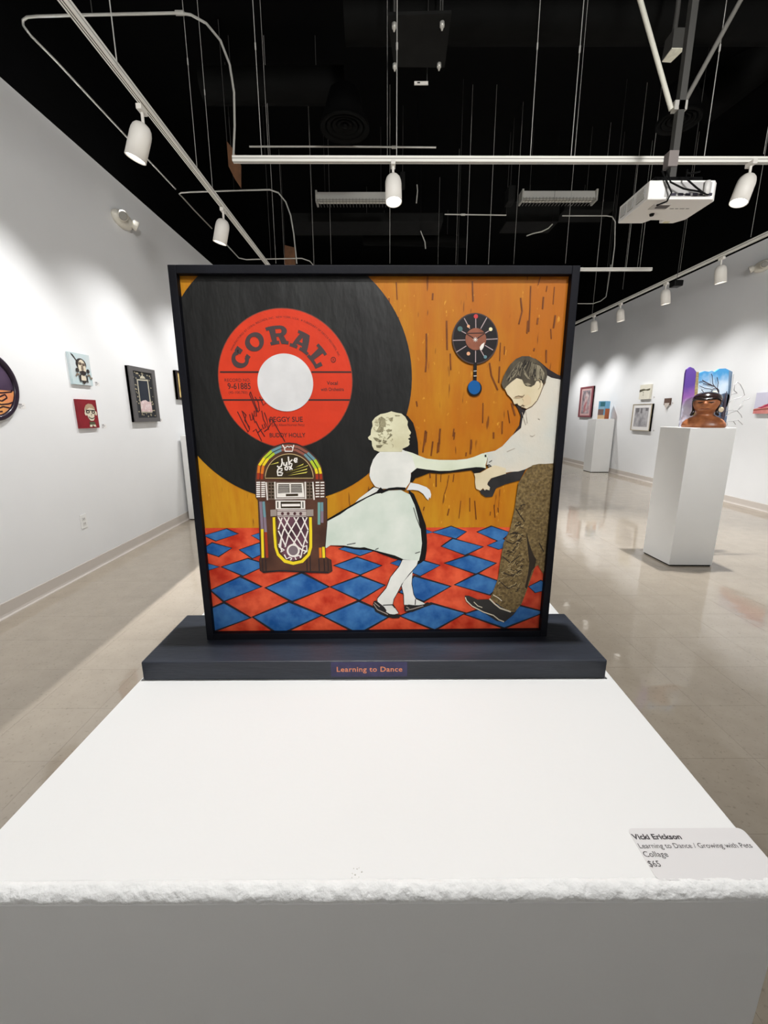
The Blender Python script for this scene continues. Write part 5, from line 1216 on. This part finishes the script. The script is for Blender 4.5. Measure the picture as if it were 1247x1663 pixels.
# ------------------------------------------------------------------ projector on its pole
ZP = 1.31+1.31
nl, nr, fl, fr = on(1050, 324.6, 2, ZP), on(1167, 322.6, 2, ZP), on(1003, 363.8, 2, ZP), on(1104, 362.7, 2, ZP)
x0_, x1_, y0_, y1_ = (nl.x+fl.x)/2, (nr.x+fr.x)/2, (nl.y+nr.y)/2, (fl.y+fr.y)/2
hp = 0.105
proj = thing('projector', ((x0_+x1_)/2, (y0_+y1_)/2, ZP), 'white projector hanging from a dark pole at the upper right', 'projector')
pw = mat('projector_white', (236, 234, 230), 0.4)
nw = x0_ + (x1_-x0_)*0.46; nz = x0_ + (x1_-x0_)*0.66
outl = [(x0_, y0_), (x1_-0.03, y0_), (x1_, y0_+0.03), (x1_, y1_-0.06), (x1_-0.05, y1_), (nz, y1_), (nz, y1_-0.05), (nw, y1_-0.05), (nw-0.03, y1_), (x0_, y1_)]
make('case', MB().prism([Vector((x, y, ZP)) for x, y in outl], (0, 0, hp)), pw, proj, bevel=0.006)
make('connector_panel', MB().box((x0_+0.10, y0_-0.002, ZP+0.012), (x1_-0.05, y0_+0.01, ZP+hp-0.012)), mat('projector_panel', (176, 174, 172), 0.5), proj)
mb = MB()
for k in range(6): mb.box((x0_+0.14+k*0.045, y0_-0.006, ZP+0.018), (x0_+0.17+k*0.045, y0_, ZP+0.032))
make('socket', mb, mat('socket_dark', (52, 48, 60), 0.5), proj)
gv = mat('vent_grey', (120, 118, 116), 0.6)
for k, (a, c) in enumerate(((0.04, 0.13), (0.17, 0.23), (0.26, 0.32))):
    g_ = make('vent_grille', MB().box((x0_-0.002, y0_+a, ZP+0.022), (x0_+0.004, y0_+c, ZP+0.085)), gv, proj)
    mb = MB()
    for j in range(7): z = ZP+0.026+j*0.0085; mb.box((x0_-0.004, y0_+a+.004, z), (x0_-0.001, y0_+c-.004, z+.004))
    make('slat', mb, pw, g_)
hb = x0_+0.13
make('lens_recess', MB().box((hb-.05, y0_+0.06, ZP-0.004), (hb+.06, y0_+0.13, ZP+0.002)), mat('recess_grey', (190, 186, 182), 0.5), proj)
make('foot_plate', MB().box((hb-.02, y0_+0.07, ZP-0.008), (hb+.055, y0_+0.105, ZP-0.003)), mat('plate_dark', (70, 62, 60), 0.5), proj)
make('foot', MB().lathe([(-.012, .012), (0, .016)], (hb+.02, y0_+.2, ZP), (0, 0, 1), 14), black_plastic, proj)
make('sticker', MB().box((nz+.02, y1_-.035, ZP-0.0012), (x1_-.09, y1_-.008, ZP+0.001)), mat('sticker_straw', (222, 214, 176), 0.5), proj)

mb = MB()
for k, (a, c) in enumerate(((.0, .03), (.035, .06), (.065, .1), (.105, .13))): mb.box((hb+.09+a, y0_+.12, ZP-0.0006), (hb+.09+c-.004, y0_+.128, ZP+0.0005))
make('small_print', mb, gv, proj)
pcx, pcy = x0_+0.17, y0_+0.16
make('ceiling_bracket', MB().box((pcx-.11, pcy-.10, ZP+hp+0.0), (pcx+.20, pcy+.12, ZP+hp+0.05)), black_plastic, proj, bevel=0.01)
for pts_ in ([(0.06,-.01,.15), (.07,-.05,.07), (.15,-.06,.03), (.25,-.05,.02), (.34,-.01,.02)], [(.03,-.01,.15), (.09,-.04,.02), (.08,-.02,-.02), (.06,.05,-.012)], [(.18,-.02,.15), (.16,-.05,.09), (.22,-.06,.04), (.30,-.02,.025)], [(.26,-.02,.14), (.2,-.04,.12), (.17,-.03,.13)]):
    make('cable', MB().tube([(x0_+.03+a, y0_+c, ZP+e_) for a, c, e_ in pts_], 0.005, 6), black_plastic, proj)
cab = MB().lathe([(0, .016), (.07, .016)], (x1_-.09, y0_-.018, ZP+.02), (0, 0, 1), 12); make('plug', cab, mat('plug_white', (210, 208, 204), 0.5), proj)
# pole and braces
pt_ = on(1092, 268, 1, pcy); ptop = Vector((pt_.x, pcy, DECK))
pole = thing('projector_pole', (pt_.x, pcy, ZP+hp+.05), 'dark square pole with three slanting braces carrying the projector', 'pole')
s_ = 0.020
make('pole', MB().box((pt_.x-s_, pcy-s_, ZP+hp+.05), (pt_.x+s_, pcy+s_, DECK)), dark_steel, pole)
cl = on(1095, 258, 1, pcy-.03); make('clamp', MB().box((cl.x-.035, pcy-.03, cl.z-.04), (cl.x+.028, pcy+.03, cl.z+.05)), mat('clamp_grey', (128, 120, 116), 0.5), pole, bevel=0.004)
j_ = on(1100, 175, 1, pcy)
for (xa_, ya_), (xb_, yb_), r_, m_, lbl in (((1038, -5), (1090, 178), .014, mat('brace_pale', (206, 204, 190), 0.45), 'pale brace'), ((1208, -10), (1112, 165), .014, mat('brace_grey', (112, 110, 104), 0.5), None), ((1128, -5), (1108, 165), .008, dark_steel, None)):
    a = on(xa_, ya_, 1, pcy+.02); c = on(xb_, yb_, 1, pcy)
    e_ = a + (a-c).normalized()*max(0, (DECK-a.z)/max(.05, (a-c).normalized().z))
    o = make('brace', MB().tube([c, e_], r_, 10), m_, pole)
    if lbl: o['label'] = lbl
make('bracket', MB().box((j_.x-.03, pcy-.02, j_.z-.02), (j_.x+.05, pcy+.02, j_.z+.03)), conduit, pole)
# flood light beside the pole
fz_ = 4.05
c4 = [on(x, y, 2, fz_) for x, y in ((1074, 100), (1089, 101), (1114, 77), (1091, 77))]
fl_ = thing('ceiling_flood', tuple((c4[0]+c4[2])/2), 'dark box flood light with pale square lens beside the projector pole', 'light fixture')
top4 = [p + ((c4[0]+c4[1]+c4[2]+c4[3])/4 - p)*0.12 + Vector((0, 0.0, 0.13)) for p in c4]
make('housing', MB().hexa(c4 + top4), dark_steel, fl_)
mid4 = (c4[0]+c4[1]+c4[2]+c4[3])/4
make('lens_plate', MB().prism([p + (mid4-p)*0.06 for p in c4], (0, 0, -0.006)), mat('flood_lens', (226, 224, 206), 0.4, 0.12, 30), fl_)
make('stem', MB().tube([mid4+Vector((0.02, 0.05, 0.13)), mid4+Vector((0.03, 0.06, .3)), (mid4.x+.03, mid4.y+.06, DECK)], [.018, .018, .006], 10), dark_steel, fl_)
